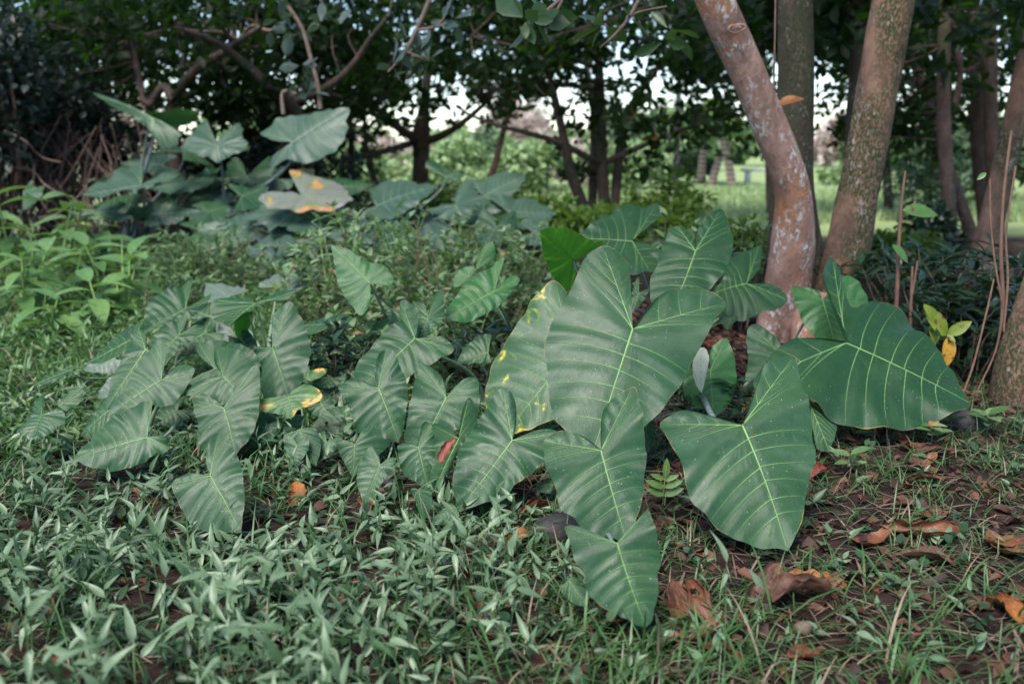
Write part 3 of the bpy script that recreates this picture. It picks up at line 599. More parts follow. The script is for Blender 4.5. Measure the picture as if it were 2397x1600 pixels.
far = [
    (640, 27, 4.5, 1.50, 'far_dim', 'dim bush beyond the grass, behind the tallest giant taro'),
    (830, 29, 4.0, 1.30, 'far_green', 'pale green bush just beyond the short forked trunk, left side'),
    (930, 33, 4.0, 1.50, 'far_pink', 'pinkish dry bush beyond the short forked trunk'),
    (1040, 27, 3.4, 1.20, 'far_green', 'light green bush beyond and right of the short forked trunk'),
    (1130, 31, 3.6, 1.60, 'far_dim', 'dull green bush beyond the slanting mossy stem'),
    (1225, 26, 3.2, 1.20, 'far_green', 'light green bush beyond the leaning stem'),
    (1330, 30, 3.6, 1.50, 'far_pink', 'dry pinkish bush beyond the many stems'),
    (1440, 27, 3.2, 1.30, 'far_green', 'light green bush beyond the right foot of the many stems'),
    (1545, 34, 3.0, 1.20, 'far_dim', 'dull green bush behind the dark post'),
    (1900, 33, 1.6, 0.6, 'far_green', 'low tangled pale bush between the middle trunk and the mossy trunk'),
    (2070, 30, 2.0, 0.7, 'far_dim', 'low tangled bush on the meadow right of the mossy trunk'),
    (2130, 24, 3.2, 1.70, 'far_dim', 'dull green bush beyond the crooked dark trunk'),
    (2260, 22, 3.0, 2.00, 'far_dim', 'dull green bush beyond the close pair of dark trunks'),
    (600, 55, 9, 3.36, 'far_green', 'pale green bush far behind the tallest left leaves'),
    (760, 50, 6, 2.19, 'far_pink', 'dry pinkish bush far off, left of the short forked trunk'),
    (880, 58, 9, 1.86, 'far_green', 'low yellow-green bush in the sun, left of the forked trunk'),
    (1045, 46, 4, 1.93, 'far_green', 'rounded green bush in the sun, right of the forked trunk'),
    (1130, 52, 3.2, 1.86, 'far_green', 'bright green bush below the slanting mossy stem'),
    (1190, 60, 6.5, 3.87, 'far_pink', 'tall pinkish dry bush left of the many-stemmed tree'),
    (1300, 54, 6, 1.86, 'far_green', 'sunlit green bush just left of the many stems'),
    (1460, 58, 7, 3.36, 'far_dim', 'dull green far tree right of the many stems'),
    (1560, 50, 5, 2.86, 'far_green', 'light green bush by the dark post'),
    (1730, 62, 7, 2.19, 'far_green', 'green bush between the banana clump and the bent trunk'),
    (1880, 60, 3.6, 2.52, 'far_pink', 'orange and pink dry bush between the middle and right trunks'),
    (1960, 55, 4, 2.02, 'far_dim', 'dull green bush at the meadow edge left of the mossy trunk'),
    (2110, 48, 5, 2.52, 'far_green', 'light green bush at the meadow edge right of the mossy trunk'),
    (2250, 40, 5, 2.32, 'far_dim', 'tall green bush behind the dark right-hand trunks'),
    (300, 45, 9, 3.78, 'far_pink', 'pale dry bush showing through the branches at upper left'),
]
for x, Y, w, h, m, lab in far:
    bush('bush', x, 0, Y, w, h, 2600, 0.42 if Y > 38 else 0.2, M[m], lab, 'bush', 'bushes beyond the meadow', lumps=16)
# under-canopy greenery round the middle tree
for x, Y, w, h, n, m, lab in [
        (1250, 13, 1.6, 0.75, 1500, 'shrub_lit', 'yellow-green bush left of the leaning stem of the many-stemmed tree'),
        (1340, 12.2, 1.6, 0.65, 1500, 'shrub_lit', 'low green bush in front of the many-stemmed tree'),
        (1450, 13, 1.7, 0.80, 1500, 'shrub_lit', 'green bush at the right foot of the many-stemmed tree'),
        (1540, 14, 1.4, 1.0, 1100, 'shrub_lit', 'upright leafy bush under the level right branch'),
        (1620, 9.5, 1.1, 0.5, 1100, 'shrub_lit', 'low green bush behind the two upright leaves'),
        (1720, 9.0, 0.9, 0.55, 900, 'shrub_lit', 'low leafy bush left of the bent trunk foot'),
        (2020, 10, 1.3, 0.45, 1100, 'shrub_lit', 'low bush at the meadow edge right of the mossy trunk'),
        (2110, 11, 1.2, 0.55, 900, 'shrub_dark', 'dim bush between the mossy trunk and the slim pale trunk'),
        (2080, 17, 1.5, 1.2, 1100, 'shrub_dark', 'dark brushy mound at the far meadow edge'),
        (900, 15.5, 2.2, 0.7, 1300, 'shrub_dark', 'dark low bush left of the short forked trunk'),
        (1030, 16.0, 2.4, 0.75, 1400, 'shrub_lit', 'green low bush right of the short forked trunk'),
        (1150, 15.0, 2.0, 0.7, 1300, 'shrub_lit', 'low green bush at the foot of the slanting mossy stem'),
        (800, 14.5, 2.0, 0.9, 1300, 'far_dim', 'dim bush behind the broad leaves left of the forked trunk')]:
    bush('bush', x, 0, Y, w, h, n, 0.10, M[m], lab, 'bush', 'undergrowth bushes below the trees', stems=5, stem_mat=M['bark_dark'], lumps=12)

# post, bench, banana clump
bx = gx(1535 * V, 26); po = empty('post', (bx, 26, float(gz(bx, 26))), 'plain dark upright post standing in the sunny meadow', 'post')
b = Bag(); tube(b, np.array([[0, 0, -0.1], [0, 0, 1.2], [0.01, 0, 3.4]]), [0.085, 0.08, 0.078], 14, n=10); link('shaft', b.mesh('shaft'), M['metal'], po)
b = Bag(); tube(b, np.array([[0, 0, -0.05], [0, 0, 0.1], [0, 0, 0.101]]), [0.15, 0.14, 0.08], 14); link('footing', b.mesh('footing'), M['concrete'], po)
def box(bag, c, s, bev=0.01):
    c = np.array(c, float); s = np.array(s, float) / 2
    v = np.array([[x, y, z] for z in (-1, 1) for y in (-1, 1) for x in (-1, 1)]) * s + c
    bag.add(v, np.array([[0, 2, 3, 1], [4, 5, 7, 6], [0, 1, 5, 4], [2, 6, 7, 3], [0, 4, 6, 2], [1, 3, 7, 5]]))
bx = gx(1722 * V, 33); be = empty('bench', (bx, 33, float(gz(bx, 33))), 'small pale concrete bench in the meadow left of the bent trunk', 'bench')
b = Bag(); box(b, (0, 0, 0.47), (1.25, 0.42, 0.09)); link('seat', b.mesh('seat'), M['concrete'], be)
for sx in (-0.42, 0.42):
    b = Bag(); box(b, (sx, 0, 0.2), (0.14, 0.32, 0.44)); link('leg', b.mesh('leg'), M['concrete'], be)
for q, (x, hh, lean, lab) in enumerate([(1662, 2.6, -0.45, 'banana plant with ringed trunk leaning left beyond the meadow'), (1612, 2.2, 0.5, 'banana plant with ringed trunk leaning right, crossing its neighbour'), (1590, 2.9, 0.1, 'upright banana plant behind the crossing ringed trunks')]):
    Y = 31 + q; bx = gx(x * V, Y); o = empty('banana_plant', (bx, Y, float(gz(bx, Y))), lab, 'banana plant', 'banana plants beyond the meadow')
    top = np.array([lean, 0, hh * 0.62]); b = Bag(); tube(b, np.array([[0, 0, -0.1], top * 0.5 + np.array([-.1 * lean, 0, 0]), top]), [0.15, 0.12, 0.09], 12, n=14); link('trunk', b.mesh('trunk'), M['ringed'], o)
    b = Bag(); lt = leaf_template(9, 0.14, 0.3, 0.75)
    k = 9; a_ = np.linspace(0, 2*np.pi, k, endpoint=False) + q
    ax = np.stack([np.cos(a_) * .8, np.sin(a_) * .8, rng.uniform(0.5, 1.5, k)], 1)
    scatter(b, lt, np.repeat(top[None], k, 0), ax, np.repeat([[0, 0, 1.0]], k, 0) + rand_dirs(k) * .2, rng.uniform(1.3, 2.1, k), rng.random(k)); link('leaves', b.mesh('leaves'), M['banana'], o)

# left thicket with dead vines
def thicket(x, Y, w, h, n, label, lumps=18):
    return bush('thicket_shrub', x, 0, Y, w, h, n, 0.12, M['thicket'], label, 'shrub', 'overgrown shrubs along the left edge', stems=10, stem_mat=M['root'], lumps=lumps, zmin=0.5, loose=0.8)
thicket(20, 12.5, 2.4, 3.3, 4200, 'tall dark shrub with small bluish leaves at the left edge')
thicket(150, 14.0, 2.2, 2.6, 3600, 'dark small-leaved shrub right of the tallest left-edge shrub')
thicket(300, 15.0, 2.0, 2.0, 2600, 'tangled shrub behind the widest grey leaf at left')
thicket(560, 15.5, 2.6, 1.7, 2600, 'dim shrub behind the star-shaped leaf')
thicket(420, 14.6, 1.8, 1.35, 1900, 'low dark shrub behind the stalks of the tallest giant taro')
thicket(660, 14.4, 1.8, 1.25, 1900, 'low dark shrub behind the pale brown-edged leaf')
thicket(770, 14.8, 1.6, 1.15, 1600, 'low dark shrub left of the long grey leaf')
for x_, Y_, w_, h_, n_ in ((-300, 14, 4.5, 3.4, 4200), (-700, 16, 6, 3.6, 4200), (2700, 17, 5, 3.4, 4200), (3050, 15, 5, 3.4, 3600)):
    o_ = thicket(x_, Y_, w_, h_, n_, 'dense dark thicket closing the clearing off to the side')
    o_['kind'] = 'stuff'; o_.name = 'undergrowth'; del o_['group']
vx = gx(110 * V, 13.2); vo_ = empty('dead_vine_tangle', (vx, 13.2, 0), 'brown tangle of dead vines and roots below the left shrubs', 'vines'); b = Bag()
for k in range(260):
    p0 = np.array([rng.normal(0, 0.75), rng.normal(0, 0.35), rng.uniform(0.7, 1.7)]); p2 = np.array([p0[0] + rng.normal(0.15, .4), p0[1] + rng.normal(-.2, .3), rng.uniform(-0.02, 0.5)])
    tube(b, np.array([p0, (p0 + p2) / 2 + rng.normal(0, .15, 3), p2]), rng.uniform(.003, .012), 4, n=7)
t_ = link('stems', b.mesh('stems'), M['root'], vo_); t_['kind'] = 'stuff'
b = Bag()
for pts in ([(35, 385), (75, 392), (105, 425), (140, 445)], [(10, 300), (60, 325), (95, 360), (140, 372)], [(90, 500), (130, 490), (170, 460), (200, 425)]):
    P = np.array([at(x * V, y * V, 12.2 + rng.uniform(-.2, .2)) for x, y in pts]) - np.array(vo_.location); tube(b, P, np.array([.012, .010, .008, .005])[:len(P)], 6, n=16)
link('pale_stem', b.mesh('pale_stem'), M['twig'], vo_)

# ------------------------------------------------------------------ elephant ears
FR = {'1': (0, 560), '2': (700, 560), '3': (1223, 440), '4': (1000, 816), '5': (150, 200)}    # measuring frames, half-size pixels
# id: frame, (Y, tilt to camera, roll), A, inner1, L1, outer1, T, outer2, L2, inner2 [, material, vein material, extra]
LV = {
 'a1': ('2', (3.75, 50, 0), (1562,420), [(1560,330),(1567,240),(1568,160),(1540,90),(1480,48)], (1415,38), [(1350,75),(1310,140),(1280,220),(1230,290),(1180,380),(1155,480),(1160,600),(1175,720),(1205,830),(1250,895),(1310,960)], (1372,1000), [(1480,960),(1600,870),(1700,790),(1775,690),(1820,620),(1840,570),(1890,490),(1930,400)], (2003,285), [(1960,250),(1900,230),(1840,222),(1760,225),(1690,262),(1640,320),(1592,385)]),
 'a2': ('2', (3.02, 52, 4), (1414,988), [(1410,900),(1425,800),(1460,750),(1520,710)], (1573,684), [(1592,760),(1612,850),(1620,950),(1626,1020),(1620,1120),(1610,1200),(1592,1270),(1572,1340)], (1545,1434), [(1490,1400),(1440,1390),(1380,1370),(1320,1342),(1280,1300),(1238,1265),(1215,1230),(1205,1170),(1180,1110),(1150,1060),(1148,990)], (1146,945), [(1200,900),(1250,895),(1310,912),(1360,945)]),
 'a3': ('4', (2.80, 55, 0), (890,910), [(915,880),(945,820),(975,760)], (1015,708), [(1035,745),(1060,810),(1080,890),(1098,980),(1082,1050),(1085,1130),(1070,1200),(1060,1255)], (1027,1298), [(960,1280),(900,1242),(840,1212),(790,1180),(745,1110),(738,1050),(700,1000),(680,940),(662,890)], (648,835), [(720,832),(790,862),(850,892)], 'blade_rim'),
 'a4': ('4', (3.35, 50, 4), (1476,358), [(1496,298),(1511,208),(1526,128),(1566,78),(1636,44)], (1731,16), [(1741,98),(1768,178),(1791,298),(1811,398),(1818,518),(1796,588),(1781,698),(1752,810)], (1695,940), [(1620,925),(1545,905),(1440,870),(1380,840),(1330,785),(1250,705),(1220,640),(1208,560),(1165,495),(1135,440)], (1094,347), [(1130,310),(1180,292),(1250,296),(1340,322),(1420,344)], 'blade_rim'),
 'a5': ('3', (4.25, 40, 10), (1515,725), [(1500,690),(1450,610),(1410,540),(1388,480),(1400,400)], (1442,325), [(1482,370),(1505,440),(1520,510),(1545,548),(1610,545),(1700,525),(1780,535),(1840,580),(1885,640),(1935,690),(1965,750),(1990,800),(2040,830),(2065,890),(2085,950)], (2106,997), [(2060,1040),(2000,1062),(1920,1100),(1840,1107),(1760,1112),(1650,1117),(1560,1097),(1510,1080),(1440,1050),(1360,1000),(1260,960),(1160,935)], (1095,890), [(1125,830),(1170,770),(1230,727),(1310,702),(1420,727)]),
 'a6': ('3', (4.55, 48, 0), (810,295), [(805,262),(792,215),(765,187)], (722,180), [(688,200),(660,260),(640,310),(625,370),(605,402),(598,460),(610,530),(630,580)], (668,640), [(740,590),(820,530),(880,470),(905,440),(960,370),(982,290),(986,220),(965,150)], (936,95), [(890,112),(842,150),(822,200),(812,262)]),
 'a7': ('3', (5.0, 34, -6), (515,250), [(560,215),(610,205),(645,160)], (628,78), [(560,80),(480,85),(430,110),(370,130),(320,170)], (250,225), [(300,300),(390,350),(470,388),(540,405)], (600,402), [(640,350),(648,290),(600,270)]),
 'a8': ('3', (4.6, -52, 0), (240,338), [(275,322),(340,285)], (388,258), [(330,245),(250,205),(160,177)], (80,190), [(92,280),(120,370),(150,430)], (212,482), [(238,440),(252,390)], 'blade_back', 'vein_back'),
 'a9': ('2', (4.0, 54, -16), (1270,530), [(1266,440),(1262,330),(1250,242)], (1198,198), [(1130,242),(1075,305),(1055,345),(1000,420),(945,500),(900,560),(880,630),(870,710),(868,800),(882,865)], (935,915), [(1020,900),(1080,884),(1150,855),(1210,830),(1290,780),(1350,720)], (1400,640), [(1370,570)], 'blade_spot'),
 'b1': ('2', (3.4, 50, 0), (998,940), [(1010,900),(1018,820),(1012,755),(990,715)], (952,700), [(905,740),(880,780),(840,850),(800,890),(765,955),(738,1020),(722,1080),(720,1160),(733,1230)], (742,1276), [(820,1250),(900,1222),(980,1190),(1010,1150),(1060,1112),(1100,1080),(1150,1035),(1175,990)], (1222,915), [(1180,887),(1140,886),(1080,900),(1030,930)], 'blade_rim'),
 'b2': ('2', (3.45, 48, 22), (748,933), [(752,870),(765,800)], (800,733), [(830,780),(840,830),(825,880),(790,940),(740,1010),(700,1080),(660,1140)], (630,1184), [(612,1130),(620,1080),(635,1020),(638,970),(630,920)], (622,872), [(655,862),(700,875),(730,905)]),
 'b3': ('2', (3.45, 58, 0), (560,972), [(556,930),(568,880)], (598,848), [(625,890),(635,960),(638,1020),(620,1080),(612,1130)], (606,1162), [(570,1150),(530,1122),(490,1100),(475,1060),(465,1010)], (463,968), [(490,953),(530,953)]),
 'b4': ('1', (3.55, 66, 0), (1960,1172), [(1985,1165)], (2010,1150), [(2022,1200),(2015,1260)], (1985,1318), [(1960,1270),(1942,1220)], (1925,1170), [(1942,1162)]),
 'b5': ('1', (3.5, 44, 0), (2130,1252), [(2140,1262)], (2150,1290), [(2120,1310),(2070,1330)], (2012,1332), [(2040,1290),(2080,1255)], (2115,1235), []),
 'c1': ('2', (3.8, 58, 0), (372,697), [(355,640),(362,570),(385,525)], (416,501), [(445,525),(472,590),(500,660),(511,740),(500,800),(490,870)], (463,944), [(420,935),(360,930),(310,915),(270,890),(250,840),(238,790),(212,750),(195,720)], (186,690), [(230,655),(280,655),(340,685)], 'blade_rim'),
 'c2': ('2', (3.72, 58, 0), (690,740), [(690,700),(670,650),(635,605)], (568,577), [(550,640),(530,720),(515,770),(510,830),(500,890),(497,945)], (540,1025), [(620,970),(720,900),(800,860),(840,800),(844,720)], (832,650), [(790,645),(740,675),(706,720)], 'blade_rim'),
 'c3': ('2', (4.15, 44, 0), (542,463), [(558,410),(560,335),(520,297)], (476,280), [(470,340),(470,385),(410,410),(360,470),(310,530),(270,570),(256,640)], (268,705), [(350,690),(430,670),(500,645),(550,612),(620,580),(680,545)], (723,518), [(700,475),(640,455),(590,465)]),
 'c4': ('2', (4.35, 46, 0), (605,365), [(600,340),(580,300)], (532,288), [(545,340),(550,400)], (556,480), [(600,450),(640,420),(670,382),(681,320)], (665,226), [(640,245),(615,300)]),
 'c5': ('2', (4.45, 52, 0), (885,530), [(895,480)], (900,440), [(840,455),(780,500)], (735,575), [(800,580),(860,580)], (898,575), [], 'blade_dark'),
 'c6': ('1', (3.85, 58, 0), (1660,960), [(1680,920)], (1692,895), [(1750,915),(1822,940),(1785,990),(1710,1050)], (1650,1115), [(1620,1060),(1590,1000)], (1576,955), [(1605,940),(1645,942)]),
 'c7': ('1', (3.6, 56, 0), (1780,1055), [(1775,1010),(1755,980)], (1735,968), [(1700,1010),(1675,1070),(1670,1140),(1690,1200)], (1703,1246), [(1760,1200),(1790,1140),(1830,1080)], (1856,1022), [(1820,1022)], 'blade_rim'),
 'd1': ('2', (4.9, 58, 0), (333,207), [(340,207),(380,226),(420,225)], (441,183), [(410,140),(375,110),(330,105),(280,80),(230,45)], (147,27), [(165,110),(180,200),(210,260),(240,300),(265,335)], (291,356), [(320,330),(336,280)], 'blade_bright'),
 'd2': ('1', (5.0, 40, 0), (1765,450), [(1790,440)], (1810,420), [], (1846,362), [(1790,372),(1740,400)], (1690,455), [(1720,458)], 'blade_bright'),
 'd3': ('1', (5.0, 30, 0), (1605,395), [(1630,392)], (1651,367), [(1610,345),(1540,350),(1470,368)], (1418,400), [(1440,440),(1510,425)], (1575,405), []),
 'e1': ('2', (4.6, 50, 6), (915,243), [(930,200),(960,150),(976,118)], (954,84), [(920,110),(860,150),(800,175),(750,240),(710,290)], (683,372), [(740,382),(800,380),(850,360),(920,320),(962,285),(1002,235)], (1033,186), [(1000,165),(960,190),(930,225)], 'blade_bright'),
 'e2': ('2', (5.2, 70, 0), (832,140), [], (838,85), [(870,30)], (906,3), [(918,50)], (912,95), [], 'blade_bright'),
 'e3': ('2', (4.9, 55, 0), (800,180), [(815,160)], (825,132), [(775,128)], (728,170), [(728,220)], (760,215), [], 'blade_bright'),
 'f1': ('3', (5.1, 36, 0), (1050,447), [(1068,430),(1105,380)], (1116,260), [(1050,300),(985,310),(960,370),(925,440)], (860,490), [(930,560),(1000,587),(1080,592),(1130,572),(1180,577),(1215,545)], (1243,520), [(1210,470),(1150,450),(1090,450)], 'blade_dark'),
 'f2': ('3', (5.0, 40, 0), (990,560), [], (1025,575), [(1000,620)], (962,660), [(925,620)], (915,590), [], 'blade_dark'),
 'f3': ('2', (4.7, 58, 0), (1590,250), [], (1640,230), [(1610,290)], (1555,345), [(1555,260)], (1590,172), [], 'blade_dark'),
 'g1': ('3', (4.75, 58, 0), (1405,525), [(1390,490),(1340,465)], (1260,465), [(1275,520),(1300,590),(1340,660),(1390,715)], (1470,745), [(1560,700),(1600,620)], (1620,535), [(1590,460),(1530,400),(1470,440)], 'blade_bright'),
 'g2': ('3', (4.3, 56, 0), (1225,790), [(1200,715),(1150,670),(1105,645)], (1065,643), [(1050,700),(1057,800),(1047,880)], (1062,955), [(1150,960),(1250,930)], (1320,860), [], 'blade_rim'),
 'g3': ('3', (4.5, 40, 0), (1340,1000), [(1400,1010)], (1460,1060), [(1475,1120)], (1440,1226), [(1385,1215),(1365,1150)], (1340,1060), [], 'blade_dark'),
 'h1': ('3', (4.15, 66, 0), (880,850), [(874,800),(890,740)], (955,703), [(982,760),(1000,830),(1002,920),(982,990),(945,1040)], (900,1067), [(855,1035),(800,1020),(757,960),(748,900)], (765,845), [(800,825),(845,830)], 'blade_bright'),
 'h2': ('3', (4.0, 76, 0), (838,958), [(812,920)], (797,850), [(805,790)], (838,742), [(862,752),(878,800)], (862,855), [(850,910)], 'blade_white', 'vein_pale'),
 'h3': ('2', (3.8, 58, 0), (1625,850), [], (1645,840), [(1668,900),(1655,960)], (1625,1015), [(1600,960)], (1600,880), [], 'blade_dark'),
 'h4': ('4', (2.95, 46, 0), (660,1083), [(645,1065)], (690,1068), [(725,1080),(750,1140)], (742,1200), [(690,1192),(640,1150)], (622,1122), [(640,1095)]),
 'h5': ('2', (3.75, 50, 0), (1190,1150), [], (1205,1135), [(1170,1120)], (1112,1150), [(1130,1180)], (1180,1185), [], 'blade_dark'),
 'i1': ('1', (4.05, 50, 4), (758,658), [(765,620),(780,540),(772,495)], (748,468), [(700,510),(650,570),(615,620),(575,700),(530,750)], (498,828), [(600,795),(690,768),(770,775),(830,745),(880,670)], (913,612), [(890,588),(830,588),(785,640)]),
 'i2': ('1', (3.65, 50, 4), (688,927), [(700,870),(735,800)], (754,744), [(700,760),(640,770),(570,800),(490,850),(420,920),(370,980)], (342,1025), [(400,1055),(480,1070),(560,1078),(640,1055),(720,1010),(760,1000)], (789,977), [(775,930),(730,915)]),
 'i3': ('1', (4.3, 46, -6), (682,515), [(684,470)], (650,420), [(615,450),(600,510),(560,580),(520,645),(500,720)], (480,790), [(570,740),(640,640)], (780,560), [(730,530)]),
 'i4': ('1', (4.2, 46, -10), (540,780), [], (600,740), [(500,735),(440,800)], (368,915), [(430,930),(500,890)], (590,850), []),
 'j1': ('1', (4.1, 47, 0), (1045,640), [(1015,600),(1000,540)], (1008,494), [(1100,510),(1160,545),(1200,600),(1210,680)], (1175,775), [(1060,757),(1000,745),(940,735)], (870,722), [(920,675),(980,648)]),
 'j2': ('1', (3.85, 55, 0), (1048,790), [(1062,750),(1100,680),(1150,620)], (1206,583), [(1216,680),(1211,780),(1200,860),(1170,920),(1130,970)], (1100,1002), [(1040,1000),(980,990),(940,975),(920,930),(925,860),(910,800)], (902,748), [(950,724),(1000,738),(1040,778)], 'blade_rim'),
 'j3': ('1', (3.25, 52, 4), (985,1107), [(965,1050),(965,990),(990,930)], (1028,893), [(1060,950),(1110,1010),(1130,1080),(1143,1160),(1140,1260)], (1127,1367), [(1060,1368),(960,1360),(900,1340),(860,1280),(830,1220)], (804,1152), [(840,1110),(890,1093),(940,1100)]),
 'j4': ('1', (4.35, 46, 0), (1005,605), [(960,570),(922,520)], (925,478), [(985,475),(1060,468),(1130,487),(1190,530)], (1230,580), [(1150,640),(1000,690)], (880,670), [(940,630)]),
 'k1': ('1', (4.4, 60, 0), (1275,507), [(1270,430),(1260,390),(1290,330),(1330,300)], (1357,287), [(1382,320),(1416,380),(1436,430),(1450,520),(1436,600),(1410,660),(1385,700)], (1350,742), [(1290,737),(1240,745),(1215,700),(1218,640),(1222,590),(1210,560)], (1188,510), [(1230,502)], 'blade_rim'),
 'k2': ('1', (4.95, 30, 0), (1195,300), [(1225,282),(1270,248),(1335,233)], (1393,247), [(1335,282),(1262,288),(1205,314),(1150,337),(1112,374)], (1066,404), [(1003,372),(985,330)], (1008,290), [(1100,266),(1160,274)]),
 'k3': ('1', (4.95, -48, 0), (1170,345), [], (1178,330), [(1175,400)], (1118,472), [(1098,420)], (1105,370), [(1140,345)], 'blade_back', 'vein_back'),
 'k4': ('1', (5.7, 30, 0), (1075,272), [(1110,262)], (1165,238), [(1110,222),(1055,208)], (962,196), [(955,250),(975,290)], (1040,292), [], 'blade_lav'),
 'k5': ('1', (6.3, 30, 0), (1290,225), [(1340,240)], (1465,205), [(1495,135)], (1440,108), [(1340,140),(1270,170)], (1212,218), [], 'blade_lav'),
 'l1': ('1', (4.6, 36, -6), (620,467), [(650,430)], (678,372), [(640,398),(560,430),(500,490),(440,540)], (390,582), [(470,579),(540,552),(610,525)], (690,480), [(650,470)]),
 'l2': ('1', (5.0, 44, 16), (868,325), [(882,270)], (913,178), [(850,212),(820,226),(770,237),(720,260),(690,300),(672,370)], (662,432), [(740,412),(800,392),(850,385),(920,350),(965,310)], (992,253), [(935,295)]),
 'l3': ('1', (4.65, 44, 4), (840,446), [(866,410)], (877,348), [(820,380),(770,400),(730,430),(695,500)], (725,570), [(800,552),(845,505),(905,470)], (960,407), [(910,404),(872,428)]),
 'l4': ('1', (4.5, 26, 0), (330,612), [], (388,598), [(320,602),(225,632)], (155,682), [(220,668),(290,648)], (350,625), [], 'blade_dark'),
 'm1': ('1', (3.95, 46, 0), (1350,730), [(1390,690)], (1445,680), [(1490,700),(1508,740),(1440,775),(1395,800)], (1360,835), [(1290,810),(1215,800)], (1215,752), [(1270,742)], 'blade_dying'),
 'm2': ('1', (4.2, 46, 0), (1440,660), [], (1425,635), [(1465,608)], (1533,604), [(1515,632)], (1460,664), [], 'blade_dying'),
 'm3': ('1', (4.2, 44, 0), (1305,865), [(1285,820)], (1278,783), [(1210,860),(1165,940)], (1132,1000), [(1225,965),(1330,925),(1400,872)], (1425,828), [(1360,830)], 'blade_dark'),
 'm4': ('1', (4.1, 46, 0), (1615,845), [(1632,815)], (1638,782), [(1560,783),(1500,820),(1465,868)], (1452,902), [(1520,926),(1600,922),(1660,902)], (1682,880), [(1650,848)]),
 'm5': ('1', (4.15, 58, 0), (1400,890), [], (1470,880), [(1500,960)], (1480,1055), [(1400,1030),(1340,980)], (1330,920), [], 'blade_dark'),
 'm6': ('1', (4.6, 40, 0), (1560,650), [], (1620,640), [(1560,690)], (1470,695), [(1470,660)], (1530,632), [], 'blade_dark'),
 'n1': ('1', (3.95, 38, 0), (195,822), [(205,780)], (190,722), [(162,760),(150,812),(118,850),(75,897)], (160,922), [(212,914),(270,872),(300,862)], (298,808), [(255,792)], 'blade_dark'),
 'n2': ('1', (4.05, 46, 0), (278,782), [], (262,770), [(312,720)], (398,683), [(372,760)], (305,802), [], 'blade_dark'),
 # giant taro behind
 'q1': ('5', (12.2, 42, 0), (715,278), [(705,250),(695,205)], (655,148), [(628,172),(600,215),(550,280),(640,325)], (725,348), [(790,315),(840,300),(856,268),(836,240)], (826,178), [(768,205),(725,240)], 'blade_far', 'vein_far'),
 'q2': ('5', (11.7, 50, -22), (1070,265), [(1010,262),(950,245)], (918,218), [(948,195),(1000,160),(1080,130),(1200,112)], (1326,94), [(1312,200),(1272,290),(1200,335),(1130,356),(1085,350),(1030,352)], (966,385), [(965,335),(1005,305),(1050,282)], 'blade_far', 'vein_far'),
 'q3': ('5', (12.0, 24, 0), (362,465), [(372,420)], (355,378), [(250,400),(210,440),(130,462)], (85,512), [(170,522),(250,492),(330,490),(430,468),(490,440)], (542,401), [(470,410),(410,440)], 'blade_far', 'vein_far'),
 'q4': ('5', (12.6, 24, 0), (580,455), [(560,420)], (590,365), [(500,420),(430,465)], (380,485), [(460,498),(540,502),(620,482),(690,450)], (714,405), [(620,440)], 'blade_far', 'vein_far'),
 'q5': ('5', (12.7, 44, 0), (855,425), [(880,400)], (945,315), [(975,390),(960,440)], (875,468), [(800,455),(752,410)], (790,330), [(835,360)], 'blade_dark', 'vein_far'),
 'q6': ('5', (11.2, 32, 6), (1110,515), [(1085,470)], (1060,395), [(1100,385),(1165,378),(1180,420),(1270,430),(1330,490)], (1346,537), [(1262,572),(1170,578),(1080,578),(970,562)], (908,518), [(980,492),(1050,490)], 'blade_pale', 'vein'),
 'q7': ('5', (11.3, 32, -6), (1085,585), [(1110,540)], (1205,520), [(1200,570),(1150,605),(1090,642)], (955,674), [(930,640),(845,612)], (900,562), [(1000,560)], 'blade_far', 'vein_far'),
 'q8': ('5', (11.6, 32, -8), (1465,562), [(1440,520)], (1350,490), [(1450,470),(1560,440),(1640,440)], (1742,455), [(1700,512),(1620,562),(1540,622)], (1390,600), [(1420,580)], 'blade_far', 'vein_far'),
 'q9': ('5', (11.9, 26, 0), (1460,640), [], (1385,600), [(1500,600),(1640,570)], (1715,580), [(1620,640),(1540,672)], (1420,680), [], 'blade_dark', 'vein_far'),
 'qa': ('5', (13.0, 40, 0), (1790,430), [], (1690,380), [(1722,343),(1800,390)], (1878,400), [(1850,442)], (1760,462), [], 'blade_dark', 'vein_far'),
 'qb': ('5', (11.4, 40, 0), (1830,560), [(1835,500)], (1885,428), [(1932,500),(1922,560)], (1880,640), [(1800,625)], (1706,582), [(1765,558)], 'blade_far', 'vein_far'),
 'qc': ('5', (12.6, 32, -8), (1965,520), [], (1890,452), [(1980,430),(2050,400)], (2165,410), [(2122,480),(2062,516)], (2000,540), [], 'blade_far', 'vein_far'),
 'qd': ('5', (12.0, 30, 8), (2080,590), [], (1980,510), [(2100,518),(2200,520),(2270,560)], (2298,597), [(2240,652),(2150,664)], (2060,660), [], 'blade_far', 'vein_far'),
 'qe': ('5', (10.3, 46, 0), (2025,665), [(2015,620)], (1962,580), [(1930,640),(1930,700)], (1955,775), [(2020,742),(2082,710),(2122,640)], (2112,588), [(2060,600)], 'blade', 'vein_far'),
 'qf': ('5', (10.6, 36, 0), (930,770), [(950,740)], (965,695), [(900,735)], (842,760), [(870,795),(935,806)], (985,790), [(975,760)], 'blade_far', 'vein_far'),
 'qg': ('5', (10.8, 36, 0), (1010,755), [], (985,735), [(1040,690)], (1083,718), [(1060,772)], (985,802), [], 'blade_far', 'vein_far'),
 'qh': ('5', (10.2, 24, 0), (1010,815), [], (1085,768), [(980,815)], (880,872), [(960,862)], (1050,822), [], 'blade_dark', 'vein_far'),
 'qi': ('5', (11.0, 46, 0), (1155,720), [(1120,690)], (1090,670), [(1088,740)], (1140,795), [(1195,760)], (1215,670), [(1180,690)], 'blade_dark', 'vein_far'),
